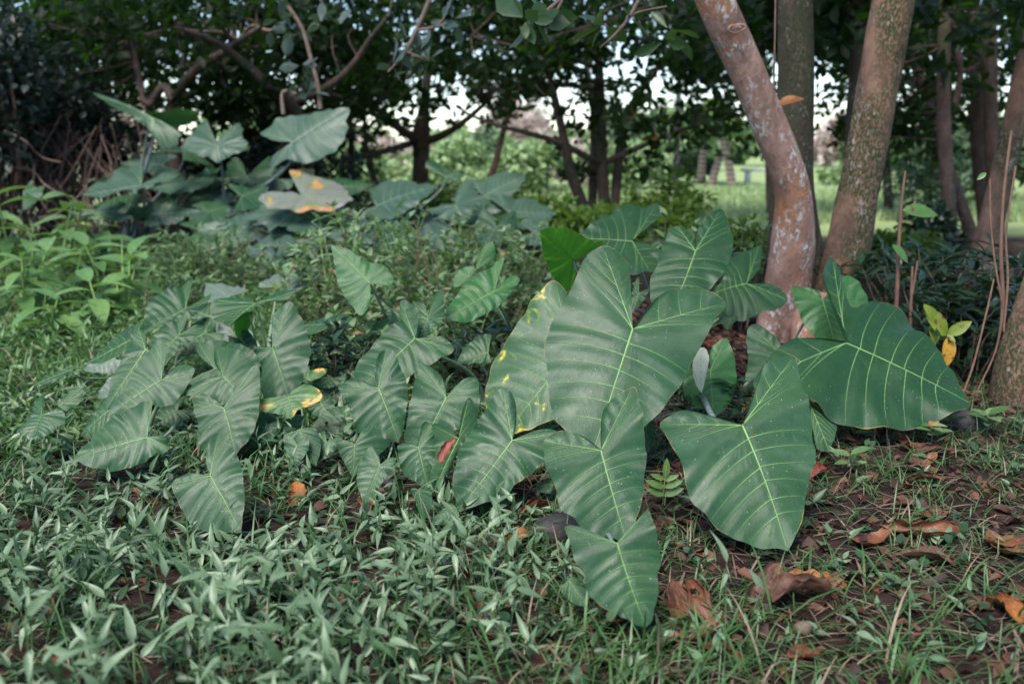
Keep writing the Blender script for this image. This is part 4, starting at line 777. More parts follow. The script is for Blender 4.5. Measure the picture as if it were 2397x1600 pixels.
 'qj': ('5', (12.6, -46, 0), (400,150), [], (385,128), [(460,118),(560,94)], (628,100), [(622,160)], (500,186), [], 'blade_bright', 'vein_far'),  # backlit look put into the brighter blade colour
 'qk': ('5', (12.4, 30, 0), (410,150), [], (540,200), [(450,225)], (395,190), [(250,110),(180,60)], (130,5), [(220,40),(330,110)], 'blade_dark', 'vein_far'),
 'ql': ('5', (12.8, 34, 0), (560,310), [], (460,310), [(520,280)], (600,290), [(700,350)], (560,350), [], 'blade_dark', 'vein_far'),
 'qm': ('5', (11.0, 38, 0), (-190,500), [], (-160,450), [(-130,480)], (-80,440), [(-120,530)], (-190,575), [], 'blade_dark', 'vein_far'),
 'qn': ('5', (11.6, 30, 0), (830,520), [], (770,470), [(850,470)], (960,470), [(930,560)], (800,580), [], 'blade_dark', 'vein_far'),
 'qo': ('5', (11.2, 30, 0), (1100,620), [], (1000,610), [(1100,590)], (1230,600), [(1180,680)], (1040,670), [], 'blade_far', 'vein_far'),
 'qp': ('5', (12.0, 30, 0), (640,680), [], (540,650), [(640,620)], (740,640), [(700,720)], (560,730), [], 'blade_dark', 'vein_far'),
 'qq': ('5', (12.1, 34, 0), (680,590), [], (600,560), [(680,540)], (780,560), [(740,630)], (610,640), [], 'blade_dark', 'vein_far'),
 'qr': ('5', (10.9, 36, 0), (1500,720), [], (1420,690), [(1500,660)], (1600,690), [(1560,760)], (1440,770), [], 'blade_dark', 'vein_far'),
 'qs': ('5', (10.7, 40, 0), (1740,700), [], (1680,660), [(1750,650)], (1810,720), [(1770,770)], (1680,760), [], 'blade_far', 'vein_far'),
 'qt': ('5', (10.4, 34, 0), (700,745), [], (640,730), [(690,722)], (735,730), [(700,780)], (630,770), [], 'blade', 'vein_far'),
}
_fill = [(330,560,150,200,12.4),(430,600,150,-20,12.3),(250,590,120,190,12.1),(520,560,150,160,12.9),(640,500,140,20,12.9),(760,560,150,200,12.6),(700,430,120,170,13.0),(870,660,170,190,11.6),(980,700,150,-10,11.2),(800,700,130,170,11.0),
         (1240,560,150,170,12.2),(1310,640,150,10,11.7),(1560,690,150,170,11.0),(1660,640,150,20,11.8),(1890,560,140,-15,12.3),(1960,600,130,190,11.9),(2200,690,140,10,11.3),(1380,700,130,200,10.9),(1250,480,140,-25,12.8),(1000,440,130,160,13.0),(460,370,140,200,12.9),(300,420,120,170,13.1)]
FILL = []
for q_, (x_, y_, l_, a_, Y_) in enumerate(_fill):
    l_ *= 1.5; c_, s_ = math.cos(R(a_)), math.sin(R(a_)) * .6 + .16
    p_ = lambda u, v: (x_ + u * l_ * c_ - v * l_ * s_ * .9, y_ + u * l_ * s_ + v * l_ * (.48 if c_ > 0 else -.48))
    k_ = 'z%02d' % q_; FILL.append(k_)
    LV[k_] = ('5', (Y_, 36 + (q_ * 7) % 14, (q_ * 13) % 20 - 10), (x_, y_), [p_(-.14, .16)], p_(-.40, .30), [p_(-.10, .50), p_(.35, .42), p_(.72, .22)], p_(1, 0), [p_(.72, -.22), p_(.35, -.42), p_(-.10, -.50)], p_(-.40, -.30), [p_(-.14, -.16)], 'blade_dark' if q_ % 3 == 0 else 'blade_far', 'vein_far')
_near = [(960,440,150,150,5.0),(1090,430,140,100,5.1),(1010,370,130,200,5.4),(700,600,140,140,4.6),(890,480,130,160,4.8),(600,660,140,150,4.5),(1250,870,130,120,4.3),(1500,770,120,60,4.5),(1390,960,110,100,4.2),(1590,720,130,150,4.6),(1660,640,110,170,4.8),(830,800,120,150,4.3),
         (1130,470,110,60,5.0),(540,560,130,160,4.8),(1530,950,110,120,4.05),(1760,870,110,100,4.1),(1400,560,120,70,4.9)]
NEAR = []
for q_, (x_, y_, l_, a_, Y_) in enumerate(_near):
    l_ *= 1.25; c_, s_ = math.cos(R(a_)), math.sin(R(a_)) * .9; w_ = .52
    p_ = lambda u, v: (x_ + u * l_ * c_ - v * l_ * s_ * w_ / .5, y_ + u * l_ * s_ + v * l_ * c_ * w_ / .5 * .8)
    k_ = 'y%02d' % q_; NEAR.append(k_)
    LV[k_] = ('1', (Y_, 46 + (q_ * 7) % 12, (q_ * 13) % 20 - 10), (x_, y_), [p_(-.14, .12)], p_(-.42, .26), [p_(-.10, .44), p_(.35, .36), p_(.72, .19)], p_(1, 0), [p_(.72, -.19), p_(.35, -.36), p_(-.10, -.44)], p_(-.42, -.26), [p_(-.14, -.12)], ('blade', 'blade_lav', 'blade_rim', 'blade_dark')[q_ % 4])
NOTE = []
def leaf_px(spec):
    ox, oy = FR[spec[0]]
    f = lambda p: (ox + p[0] * 0.5, oy + p[1] * 0.5)
    A, i1, L1, o1, T, o2, L2, i2 = spec[2:10]
    return f(A), [f(p) for p in i1], f(L1), [f(p) for p in o1], f(T), [f(p) for p in o2], f(L2), [f(p) for p in i2]
def build_leaf(lid, plant, base):
    spec = LV[lid]; Y, tilt, roll = spec[1]
    A, i1, L1, o1, T, o2, L2, i2 = leaf_px(spec)
    mat = M[spec[10] if len(spec) > 10 else 'blade']; vm = M[spec[11] if len(spec) > 11 else 'vein']
    g = np.random.default_rng(abs(hash(lid)) % 1000 if False else sum(ord(c) * (31 ** k) for k, c in enumerate(lid)) % 9973)
    t, ro = R(tilt), R(roll)
    n = np.array([math.sin(ro) * math.cos(t), -math.sin(t), math.cos(t) * math.cos(ro)]); n /= np.linalg.norm(n)
    for _ in range(40):
        PA = at(A[0], A[1], Y); zt = []
        for p in (T, L1, L2, *o1, *o2):
            d = ray(*p); zt.append((CAMP + d * (np.dot(PA - CAMP, n) / np.dot(d, n)))[2])
        if min(zt) > 0.075 or Y > 8: break
        Y *= 0.985
    def unp(p):
        d = ray(*p); return CAMP + d * (np.dot(PA - CAMP, n) / np.dot(d, n))
    e1 = norm(unp(T) - PA); e2 = np.cross(n, e1)
    def d2(p): q = unp(p) - PA; return np.array([q @ e1, q @ e2])
    def auto(seg, a, b, bulge):
        if seg: return [d2(p) for p in seg]
        a, b = d2(a), d2(b); m = (a + b) / 2; o = m - np.array([0.25 * d2(T)[0], 0]); return [m + bulge * o]
    h1 = catmull([np.zeros(2)] + [d2(p) for p in i1] + [d2(L1)] + auto(o1, L1, T, 0.25) + [d2(T)], 90)
    h2 = catmull([d2(T)] + auto(o2, T, L2, 0.25) + [d2(L2)] + [d2(p) for p in i2] + [np.zeros(2)], 90)
    k1 = int(np.argmin(np.linalg.norm(h1 - d2(L1), axis=1))); k2 = 89 + int(np.argmin(np.linalg.norm(h2 - d2(L2), axis=1)))
    O = np.vstack([h1, h2[1:]]); kT = 89
    LT = d2(T)[0]; S = np.linalg.norm(O, axis=1).max()
    # polar form round the petiole joint, angles kept monotonic
    r = np.linalg.norm(O, axis=1); th = np.unwrap(np.arctan2(O[:, 1], O[:, 0]))
    good = r > 0.04 * S; fi = np.where(good)[0]; th[:fi[0]] = th[fi[0]]; th[fi[-1]:] = th[fi[-1]]
    th = np.unwrap(th); sg = np.sign(th[-1] - th[0]) or 1.0
    th = sg * np.maximum.accumulate(sg * th)
    sc_ = np.linspace(0, 1, len(O)); r = r * (1 + (0.008 if Y < 8 else 0.02) * np.sin(sc_ * 70 + g.uniform(0, 6)) + (0.006 if Y < 8 else 0.022) * np.sin(sc_ * 130 + g.uniform(0, 6)))
    O = np.stack([r * np.cos(th), r * np.sin(th)], 1)
    # veins
    veins = []
    def curve(a, c, b, w0, w1, m=22):
        q = np.linspace(0, 1, m)[:, None]; veins.append(((1-q)**2 * a + 2*q*(1-q) * c + q*q * b, w0, w1, len(veins)))
    tip = O[kT] * 0.985; bend = g.uniform(-0.04, 0.04) * S
    mid = lambda q: 2*q*(1-q) * (tip / 2 + np.array([0, bend])) + q*q * tip
    wbase = 0.0062 * (S / 0.45) ** 0.8
    curve(np.zeros(2), tip / 2 + np.array([0, bend]), tip, wbase, wbase * 0.22)
    lobes = []
    for k in (k1, k2):
        e = O[k] * 0.93; c = e * 0.5; curve(np.zeros(2), c, e, wbase * 0.8, wbase * 0.2); lobes.append(e)
    far_leaf = Y > 8
    nl = 6 if LT > 0.3 else 5
    sides = ((k1, kT, 1), (k2, kT, -1))
    for k, kt, s in sides:
        out_ = lambda p: O[int(round(k + (kt - k) * p))] * 0.975
        for j in range(nl + 1):
            q = 0.0 if j == 0 else (0.07 + 0.75 * ((j - 0.6) / nl) ** 1.05 + g.uniform(-.012, .012))
            a = mid(q); b = out_(0.16 if j == 0 else min(0.95, 0.24 + 0.66 * (q ** 0.85) + 0.06)); ab = b - a
            c = a + ab * 0.5 - np.array([0.10 * np.linalg.norm(ab), 0]); 
            curve(a, c, b, wbase * 0.58, wbase * 0.16)
        e = lobes[0 if s == 1 else 1]
        for j, q in enumerate((0.3, 0.55, 0.78)):
            a = e * q; b = out_(0.125 - 0.05 * j); curve(a, (a + b) / 2 - e * 0.03, b, wbase * 0.36, wbase * 0.12, 14)
            ki = int(round(k * (0.42 + 0.18 * j))) if s == 1 else int(round(k + (len(O) - 1 - k) * (0.58 - 0.18 * j)))
            b = O[ki] * 0.96
            if np.linalg.norm(b - a) > 0.03: curve(a, (a + b) / 2 - e * 0.02, b, wbase * 0.32, wbase * 0.1, 14)
    VP = np.vstack([v[0] for v in veins]); VA = np.concatenate([np.linspace(0, np.linalg.norm(np.diff(v[0], axis=0), axis=1).sum(), len(v[0])) for v in veins])
    main = np.vstack([v[0] for v in veins[:3]])
    c1, c2, c3 = g.uniform(0.03, 0.10), g.uniform(0.02, 0.09), g.uniform(0.01, 0.05)
    wf, wp, wa = g.integers(5, 9), g.uniform(0, 6), g.uniform(0.006, 0.016) * S / 0.4
    tw = g.uniform(-0.10, 0.10)
    def shape(X, s, th_):
        dm = np.sqrt(((X[:, None] - main[None]) ** 2).sum(-1)).min(1) / S
        w = -c1 * S * (dm * 2.2) ** 1.6 * 0.6 - c2 * S * np.maximum(0, X[:, 0] / max(LT, 1e-3)) ** 2.2 - c3 * S * np.maximum(0, -X[:, 0] / S) ** 2 * 2
        w += tw * X[:, 0] * X[:, 1] / S + wa * np.sin(wf * th_ + wp) * s ** 3 + 0.5 * wa * np.sin(2.3 * wf * th_ + 2 * wp) * s ** 5
        return w
    RN = 20 if Y < 6.5 else 12
    ss = (np.arange(1, RN + 1) / RN) ** 0.85
    X = np.vstack([[0, 0], (ss[:, None, None] * O[None]).reshape(-1, 2)])
    sv = np.concatenate([[0], np.repeat(ss, len(O))]); tv = np.concatenate([[0], np.tile(th, RN)])
    D = np.sqrt(((X[:, None] - VP[None]) ** 2).sum(-1)); kn = D.argmin(1); vd = D[np.arange(len(X)), kn]
    va = VA[kn] + kn * 0.0001
    hp = 0.0062 * (S / 0.45); puff = hp * (1 - np.exp(-(vd / (0.030 * S / 0.45)) ** 2))
    Wd = shape(X, sv, tv) + puff
    W3 = PA + X[:, :1] * e1 + X[:, 1:] * e2 + Wd[:, None] * n
    m = len(O); f = []
    i = np.arange(RN - 1)[:, None] * m + 1; j = np.arange(m - 1)[None]
    q = np.stack([i + j, i + m + j, i + m + j + 1, i + j + 1], -1).reshape(-1, 4)
    q0 = np.stack([np.zeros(m - 1, int), 1 + np.arange(m - 1), 2 + np.arange(m - 1), 2 + np.arange(m - 1)], 1)
    # centre fan: split off the first ring with degenerate-free quads (centre, k, k+1, k+2)
    ev = np.arange(0, m - 2, 2); q0 = np.stack([np.zeros(len(ev), int), 1 + ev, 2 + ev, 3 + ev], 1)
    off = np.array(base)
    me = np_mesh('leaf', W3 - off, np.vstack([q0, q]), {'vd': vd, 'va': va, 'edge': sv})
    lo = link('leaf', me, mat, plant)
    # raised veins
    bag = Bag()
    for P2, w0, w1, vi in veins:
        mm = len(P2); w = np.linspace(w0, w1, mm) * 0.5; d = norm(np.gradient(P2, axis=0)); pr = np.stack([-d[:, 1], d[:, 0]], 1)
        rr_ = np.linalg.norm(P2, axis=1); ths = np.arctan2(P2[:, 1], P2[:, 0])
        idx = np.argmin(np.abs((ths[:, None] - th[None] + np.pi) % (2*np.pi) - np.pi), axis=1); s_ = np.clip(rr_ / np.maximum(r[idx], 1e-4), 0, 1)
        base_w = shape(P2, s_, th[idx])
        rows = []
        for o_, hgt in ((-1, 0.0002), (0, 0.0012 + 0.30 * w[:, None]), (1, 0.0002)):
            X2 = P2 + pr * (o_ * w)[:, None]; rows.append(PA + X2[:, :1] * e1 + X2[:, 1:] * e2 + (base_w[:, None] + hgt + 0.0012) * n)
        v = np.stack(rows, 1).reshape(-1, 3) - off
        a_ = np.arange(mm - 1)[:, None] * 3; b_ = np.arange(2)[None]
        bag.add(v, np.stack([a_ + b_, a_ + b_ + 1, a_ + 3 + b_ + 1, a_ + 3 + b_], -1).reshape(-1, 4), 1.0 if vi == 0 else (0.7 if vi < 3 else np.repeat(np.linspace(0.75, 0.3, mm), 3)))
    link('veins', bag.mesh('veins'), vm, lo)
    # petiole
    b0 = np.array(base) + np.array([g.normal(0, .05), g.normal(0, .05), -0.03]); ln = np.linalg.norm(PA - b0)
    nn = n if tilt > 0 else -n * 0.4 + np.array([0, 0, -0.6])
    nn = n if tilt > 0 else np.array([0, -0.2, 0.6])
    p2 = PA - nn * 0.30 * ln - e1 * 0.06 * ln; p1 = b0 + np.array([0, 0, min(0.36 * ln, 0.8 * PA[2])]); p2[2] = max(p2[2], 0.5 * PA[2])
    q = np.linspace(0, 1, 26)[:, None]
    C = (1-q)**3 * b0 + 3*q*(1-q)**2 * p1 + 3*q*q*(1-q) * p2 + q**3 * (PA - n * 0.012)
    C[:, 2] = np.maximum(C[:, 2], np.minimum(0.0, C[:, 2]))
    rb = min(0.03, 0.020 * (S / 0.42)) if Y < 8 else min(0.05, 0.045 * S / 0.9)
    bag = Bag(); tube(bag, C - off, rb * (1 - 0.70 * q[:, 0]), 10, 0, 0.5); 
    link('petiole', bag.mesh('petiole'), M['petiole_blue'] if (far_leaf or lid[0] in 'agh') else M['petiole'], lo)
    NOTE.append((lid, round(LT, 2), round(S, 2), [round(float(x), 2) for x in PA], round(float(W3[:, 2].min()), 2)))
    return lo
PLANTS = [
 (1640, 4.5, 'a1 a4 a9 h1 h2 h3', 'biggest elephant ear plant, bearing the largest leaf and a yellow-spotted leaf beside it'),
 (1400, 3.6, 'a2 h5', 'elephant ear plant in front of the biggest, its long leaf overlapping the lowest leaf'),
 (1385, 2.98, 'a3 h4', 'low elephant ear plant with the lowest leaf, its yellow-rimmed tip on the front soil'),
 (1850, 5.0, 'a5 g1 g2 g3', 'elephant ear plant spreading one broad dark leaf rightwards in front of the trunks'),
 (1560, 5.5, 'a6 a7 a8 f1 f2 f3', 'elephant ear plant behind the largest leaf, with a folded bright backlit leaf'),
 (1225, 3.85, 'b1 b2 b3 b4 b5', 'elephant ear plant before the spotted leaf, a red dead leaf lying on it'),
 (1175, 4.75, 'c3 c4 c5', 'elephant ear plant with a three-pointed glossy leaf in the middle of the clump'),
 (965, 4.1, 'c1 c2 c6 c7 ' + NEAR[15], 'elephant ear plant with two upright brown-rimmed leaves side by side in the middle'),
 (960, 5.5, 'd1 d2 d3 ' + ' '.join(NEAR[k] for k in (9, 10, 16)), 'elephant ear plant raising a single bright leaf above the small-leaved shrubs'),
 (1240, 5.4, 'e1 e2 e3', 'elephant ear plant with a bright broad leaf and a yellow-green rolled young leaf'),
 (400, 4.3, 'i1 i2 i3 i4 ' + ' '.join(NEAR[k] for k in (5, 11)), 'left elephant ear plant whose lowest leaf points down left over the ground cover'),
 (500, 4.25, 'j1 j2 j3 j4', 'left elephant ear plant whose lowest leaf hangs tip-down among the ground cover'),
 (615, 5.1, 'k1 k2 k3 k4 k5 ' + ' '.join(NEAR[k] for k in (0, 1, 2, 12)), 'elephant ear plant with a tall upright grey leaf and an umbrella-like leaf'),
 (400, 5.1, 'l1 l2 l3 l4 ' + ' '.join(NEAR[k] for k in (3, 4, 13)), 'elephant ear plant at the back of the left clump, leaves fanning over the grass'),
 (690, 4.6, 'm1 m2 m3 m4 m5 m6 ' + ' '.join(NEAR[k] for k in (6, 7, 8, 14)), 'low elephant ear plant with yellow and orange burnt patches under the upright leaf'),
 (110, 4.1, 'n1 n2', 'small dull elephant ear plant alone near the left edge in the ground cover'),
 (340, 12.8, 'q3 q4 qj qk ql ' + ' '.join(FILL[k] for k in (0, 1, 2, 3, 20, 21)), 'giant taro at far left, a wide grey leaf below a bright backlit one'),
 (540, 12.8, 'q1 q2 q5 q6 q7 qn qo qp qq ' + ' '.join(FILL[k] for k in (4, 5, 6, 10, 18, 19)), 'tallest giant taro, with a star-shaped leaf and a big leaf rising to the right'),
 (930, 12.4, 'q8 q9 qa qb qr ' + ' '.join(FILL[k] for k in (11, 12, 13)), 'giant taro left of centre with a long grey leaf in front of the forked tree'),
 (1170, 12.6, 'qc qd qe qs ' + ' '.join(FILL[k] for k in (14, 15, 16)), 'giant taro right of the long grey leaf, its leaves tilting right'),
 (640, 10.9, 'qf qg qh qi qt ' + ' '.join(FILL[k] for k in (7, 8, 9, 17)), 'low giant taro in the hollow before the taller ones, small rounded leaves'),
 (20, 11.4, 'qm', 'giant taro leaf cut by the left edge below the dark shrub'),
]
for px, Y, ids, lab in PLANTS:
    bx = gx(px, Y); base = (bx, Y, float(gz(bx, Y)))
    cat = 'taro' if Y > 8 else 'elephant ear'
    o = empty('giant_taro' if Y > 8 else 'elephant_ear', base, lab, cat, 'giant taro plants' if Y > 8 else 'elephant ear plants')
    for lid in ids.split():
        lo = build_leaf(lid, o, base)
        nt_ = {'a9': 'leaf with yellow spots and a yellow rim', 'a8': 'bright folded leaf seen from below', 'h2': 'pale rolled young leaf', 'm1': 'leaf with burnt orange patches', 'm2': 'leaf tip with burnt orange patches',
               'a3': 'lowest leaf with yellow rim', 'q6': 'pale leaf with brown edges', 'k3': 'dark folded leaf seen from below', 'a1': 'largest leaf'}.get(lid)
        if nt_: lo['label'] = nt_

# ------------------------------------------------------------------ ginger-like plants at left
LG = leaf_template(9, 0.19, 0.25, 0.5)
gsp = [(60, 8.6, .95, 'tall broad-leaved green plant at the left edge, leaves pointing up'), (160, 9.0, .98, 'tall pale-stemmed broad-leaved plant, right of the left edge one'), (205, 9.6, .80, 'broad-leaved green plant just right of the tallest one'), (120, 7.4, .62, 'broad-leaved plant with pale bent stem in the front left'),
       (302, 7.0, .60, 'plant with a bright yellow-green upright sheath standing in the grass'), (70, 7.2, .60, 'low broad-leaved plant at the left edge in front'), (250, 8.0, .60, 'broad-leaved plant behind the bright upright sheath'), (215, 6.7, .42, 'short broad-leaved plant left of the bright sheath'),
       (35, 9.8, .9, 'broad-leaved plant half cut by the left edge at the back'), (260, 9.6, .62, 'small broad-leaved plant at the dark foot of the giant taro'), (330, 8.8, .5, 'low broad-leaved plant right of the bright sheath'), (150, 6.3, .36, 'smallest broad-leaved plant, in the grass'), (110, 8.3, .7, 'broad-leaved plant between the two tallest')]
for x, Y, h, lab in gsp:
    bx = gx(x * V, Y); base = np.array([bx, Y, float(gz(bx, Y))]); o = empty('broad_leaved_plant', base, lab, 'plant', 'broad-leaved plants at the left')
    top = np.array([rng.normal(0, .06), rng.normal(0, .06), h * 0.85]); P = np.array([[0, 0, -0.02], top * 0.5 + np.array([rng.normal(0, .03), 0, 0]), top])
    b = Bag(); tube(b, P, [0.014, 0.012, 0.006], 8, n=14); link('stem', b.mesh('stem'), M['ginger_stem'], o)
    for q in range(2):
        s1 = rng.normal(0, .1, 3); b = Bag(); tube(b, np.array([[s1[0], s1[1], -.02], [s1[0] * 1.6, s1[1] * 1.6, h * rng.uniform(.4, .7)]]), [0.010, .004], 7, n=8); link('stem', b.mesh('stem'), M['ginger_stem'], o)
    k = int(9 + h * 5); t = np.linspace(0.25, 1, k); C = catmull(P, 30)[(t * 29).astype(int)]
    a_ = np.arange(k) * 2.4 + rng.uniform(0, 6); el = rng.uniform(-0.1, 0.35, k) + 0.6 * t ** 6
    ax = np.stack([np.cos(a_), np.sin(a_), el], 1); b = Bag()
    scatter(b, LG, C, ax, np.repeat([[0, 0, 1.0]], k, 0) + rand_dirs(k) * .25, rng.uniform(0.24, 0.42, k) * (0.7 + .35 * h), np.clip(rng.random(k) * .7 + 0.3 * t, 0, 1))
    link('foliage', b.mesh('foliage'), M['ginger'], o)
    if 'sheath' in lab and 'bright yellow-green' in lab:
        b = Bag(); 
        for dx, hh in ((0, .62), (.035, .44), (-.03, .36), (.02, .30)): tube(b, np.array([[dx * .4, 0, 0], [dx, 0, hh * .5], [dx * 2.4, .02, hh]]), [0.016, 0.013, .003], 8, n=10)
        link('sheath', b.mesh('sheath'), M['ginger_stem'], o)

# ------------------------------------------------------------------ small shrubs in the middle
TS = leaf_template(6, 0.2, 0.3, 0.18)
def shrub(name, x, Y, w, h, stems, leaf, mat, label, group=None, per=17, stem_mat='twig', lean=0.0, tm=None, bare=0.0):
    bx = gx(x * V, Y); base = np.array([bx, Y, float(gz(bx, Y))]); o = empty(name, base, label, 'shrub', group)
    bs, bf = Bag(), Bag()
    for k in range(stems):
        a = rng.uniform(0, 6.28); rd = w / 2 * rng.random() ** .5; hh = h * rng.uniform(0.55, 1.0)
        s0 = np.array([rd * .35 * math.cos(a), rd * .35 * math.sin(a), -.02]); s2 = np.array([rd * math.cos(a) + lean * hh, rd * math.sin(a), hh]); s1 = (s0 + s2) / 2 + np.array([0, 0, .1 * hh]) + rng.normal(0, .03, 3)
        P = catmull([s0, s1, s2], 16); tube(bs, P, np.linspace(.0045, .0015, 16) * (0.6 + h), 5)
        n = per; t = np.concatenate([rng.uniform(bare + .15, 1, n - 5), np.ones(5)]); C = P[(t * 15).astype(int)]
        d = rand_dirs(n, -0.3, 0.8); d = norm(d + np.array([0, 0, 0.25]) * t[:, None])
        scatter(bf, tm or TS, C, d, np.repeat([[0, 0, 1.0]], n, 0) + rand_dirs(n) * .4, leaf * rng.uniform(.55, 1.2, n), np.clip(rng.random(n) * .8 + .2 * t, 0, 1))
    link('stems', bs.mesh('stems'), M[stem_mat], o); link('foliage', bf.mesh('foliage'), M[mat], o); return o
for x, Y, w, h, st, lf, m, lab in [
    (805, 7.2, .75, .80, 26, .085, 'shrub', 'leafy shrub with upright shoots left behind the bright single leaf'),
    (735, 6.2, .6, .62, 22, .08, 'shrub', 'small shrub with pinkish young leaves left of the bright single leaf'),
    (930, 6.6, 1.0, .60, 34, .075, 'shrub', 'bushy small-leaved shrub right of the bright single leaf'),
    (1000, 6.0, .9, .52, 32, .075, 'shrub', 'small-leaved shrub with bare pale twigs in the middle'),
    (1085, 7.0, 1.0, .50, 28, .08, 'shrub', 'low small-leaved shrub under the low giant taro leaves'),
    (1190, 6.4, .8, .40, 26, .075, 'shrub', 'low greyish shrub between the bright leaf and the backlit leaf'),
    (900, 5.2, .9, .45, 30, .08, 'shrub', 'low shrub below the bright single leaf'),
    (1100, 5.0, .7, .38, 22, .075, 'shrub_dark', 'dark low shrub beneath the rolled young leaf'),
    (780, 4.9, .7, .38, 22, .075, 'shrub_dark', 'dark low shrub between the upright grey leaf and the middle clump'),
    (470, 9.2, .9, .50, 26, .08, 'shrub', 'shrub with thin upright shoots before the giant taro stalks'),
    (560, 8.4, .8, .40, 24, .075, 'shrub', 'low bushy shrub in front of the hollow'),
    (410, 7.6, .7, .34, 20, .07, 'shrub', 'low shrub in the grass right of the broad-leaved plants'),
    (1555, 6.6, .5, .78, 12, .11, 'shrub', 'upright large-leaved shrub above the folded backlit leaf'),
    (1690, 6.8, .5, .74, 12, .11, 'shrub', 'upright shrub left of the bent trunk, above the upright leaf'),
    (1330, 7.2, .5, .62, 8, .08, 'shrub', 'thin shrub with a reddish bud stalk above the backlit leaf')]:
    shrub('shrub', x, Y, w, h, st, lf, m, lab, 'small shrubs among the elephant ears')
M['shrub_light'] = foliage_mat('pale_shrub_leaf', (0.085, 0.17, 0.055), (0.28, 0.38, 0.21), 0.42, 0.28, (0.22, 0.42, 0.08), cc=(0.42, 0.15, 0.07), thr=0.965)
for x, Y, w, h, st, lf, lab in [
    (790, 6.4, .6, 0.85, 16, .095, 'pale leafy shoots rising left of the bright single leaf'), (880, 7.6, .8, 0.83, 18, .09, 'pale tall weeds behind the bright single leaf'), (960, 6.9, .7, .72, 18, .085, 'tall pale weeds right of the bright single leaf'),
    (1030, 7.6, .8, .70, 18, .085, 'tall pale weeds before the long grey taro leaf'), (1120, 7.4, .7, 0.69, 16, .085, 'pale weeds beside the rolled young leaf'), (1190, 7.8, .7, 0.63, 16, .085, 'pale weeds left of the backlit leaf'),
    (715, 7.4, .5, 0.48, 12, .08, 'pale weeds right of the umbrella-like leaf'), (500, 8.6, .8, 0.60, 16, .08, 'pale weeds before the taro stalks'), (420, 8.4, .6, 0.52, 12, .08, 'pale weeds at the right end of the broad-leaved plants'),
    (930, 5.6, .6, 0.53, 12, .075, 'pale low weeds above the three-pointed leaf'), (1060, 5.5, .5, 0.51, 12, .075, 'pale low weeds between the two bright leaves')]:
    shrub('weeds', x, Y, w, h, st, lf, 'shrub_light', lab, 'pale weeds in the middle', per=15, stem_mat='ginger_stem')
LF = leaf_template(7, 0.13, 0.35, 0.35)
for x, Y, w, h, st, lf, lab in [
    (2010, 6.6, 1.0, .50, 30, .13, 'dark glossy shrub at the right foot of the mossy trunk'),
    (2110, 6.0, 1.1, .62, 34, .13, 'dark glossy shrub with narrow leaves behind the broad dark leaf'),
    (2220, 6.2, 1.0, .60, 32, .13, 'dark glossy shrub in front of the leaning trunk at right'),
    (2190, 5.3, .8, .50, 28, .13, 'dark glossy shrub left of the gnarled tree'),
    (2270, 5.4, .6, .50, 20, .13, 'dark shrub right against the gnarled tree'),
    (1600, 4.3, .5, .26, 14, .09, 'dark low shrub under the largest leaf, above the small fern'),
    (2080, 7.6, 1.2, .45, 30, .12, 'dark shrub under the slim pale trunk'),
    ]:
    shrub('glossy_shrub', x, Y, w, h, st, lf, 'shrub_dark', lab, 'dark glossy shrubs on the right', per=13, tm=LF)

# ------------------------------------------------------------------ stalks, hanging leaf, vines, spotted seedling, fern
def one_leaf(bag, p, d, up, L, tm, wsc=1.0): scatter(bag, tm, np.array([p]), np.array([d], float), np.array([up], float), L, .5, np.array([wsc]))
LB = leaf_template(9, 0.22, 0.25, 0.2)
M['spotted'] = foliage_mat('spotted_green_leaf', (0.07, 0.17, 0.045), (0.12, 0.24, 0.06), 0.4, .3, (0.2, .42, .05), spots=((0.12, 0.035, 0.02), 32.0, 0.62))
M['spotted_yellow'] = foliage_mat('spotted_yellow_leaf', (0.62, 0.33, 0.04), (0.7, 0.40, 0.06), 0.45, .25, (0.7, .4, .05), spots=((0.12, 0.03, 0.015), 40.0, 0.585))
M['spotted_mix'] = foliage_mat('half_yellow_spotted_leaf', (0.12, 0.24, 0.035), (0.34, 0.36, 0.04), 0.45, .25, (0.4, .5, .05), spots=((0.14, 0.04, 0.02), 34.0, 0.60))
Y = 5.2; p0 = on_ground(2062 * V, 800 * V); p0 = np.array([gx(2062 * V, Y), Y, 0.0])
o = empty('sapling_stalk', p0, 'taller thin brown stalk carrying a hole-eaten green leaf, right of the mossy trunk', 'stalk')
P, r = px_path([(2052, 770, 5), (2057, 690, 5), (2062, 560, 4.2), (2070, 450, 3.2), (2077, 392, 2.5)], Y); b = Bag(); tube(b, rel(P, p0 * 0 + np.array(o.location) if False else o), r, 8, n=24); link('stem', b.mesh('stem'), M['cane'], o)
b = Bag(); one_leaf(b, rel(at(2070 * V, 482 * V, Y), o), (1, -.15, -0.02), (0.1, -.75, .6), 0.185, LB); lo = link('leaf', b.mesh('leaf'), M['spotted'], o)
b = Bag(); one_leaf(b, rel(at(2046 * V, 562 * V, Y - .05), o), (.75, -.1, -0.6), (.2, -.75, .6), 0.13, LB); link('leaf', b.mesh('leaf'), M['spotted'], o)
o = empty('sapling_stalk', p0 + np.array([.05, -.1, 0]), 'shorter forked brown stalk without leaves beside the taller one', 'stalk')
b = Bag()
for pts in ([(2088, 780, 4), (2090, 690, 3.5), (2093, 610, 2.8)], [(2090.3, 684, 3), (2100, 630, 2.4), (2105, 598, 2)]):
    P, r = px_path(pts, Y - .1); tube(b, rel(P, o), r, 7, n=14)
link('stem', b.mesh('stem'), M['cane'], o)
Y = 5.0; q0 = at(2172 * V, 775 * V, Y); base = np.array([q0[0], Y, 0.0])
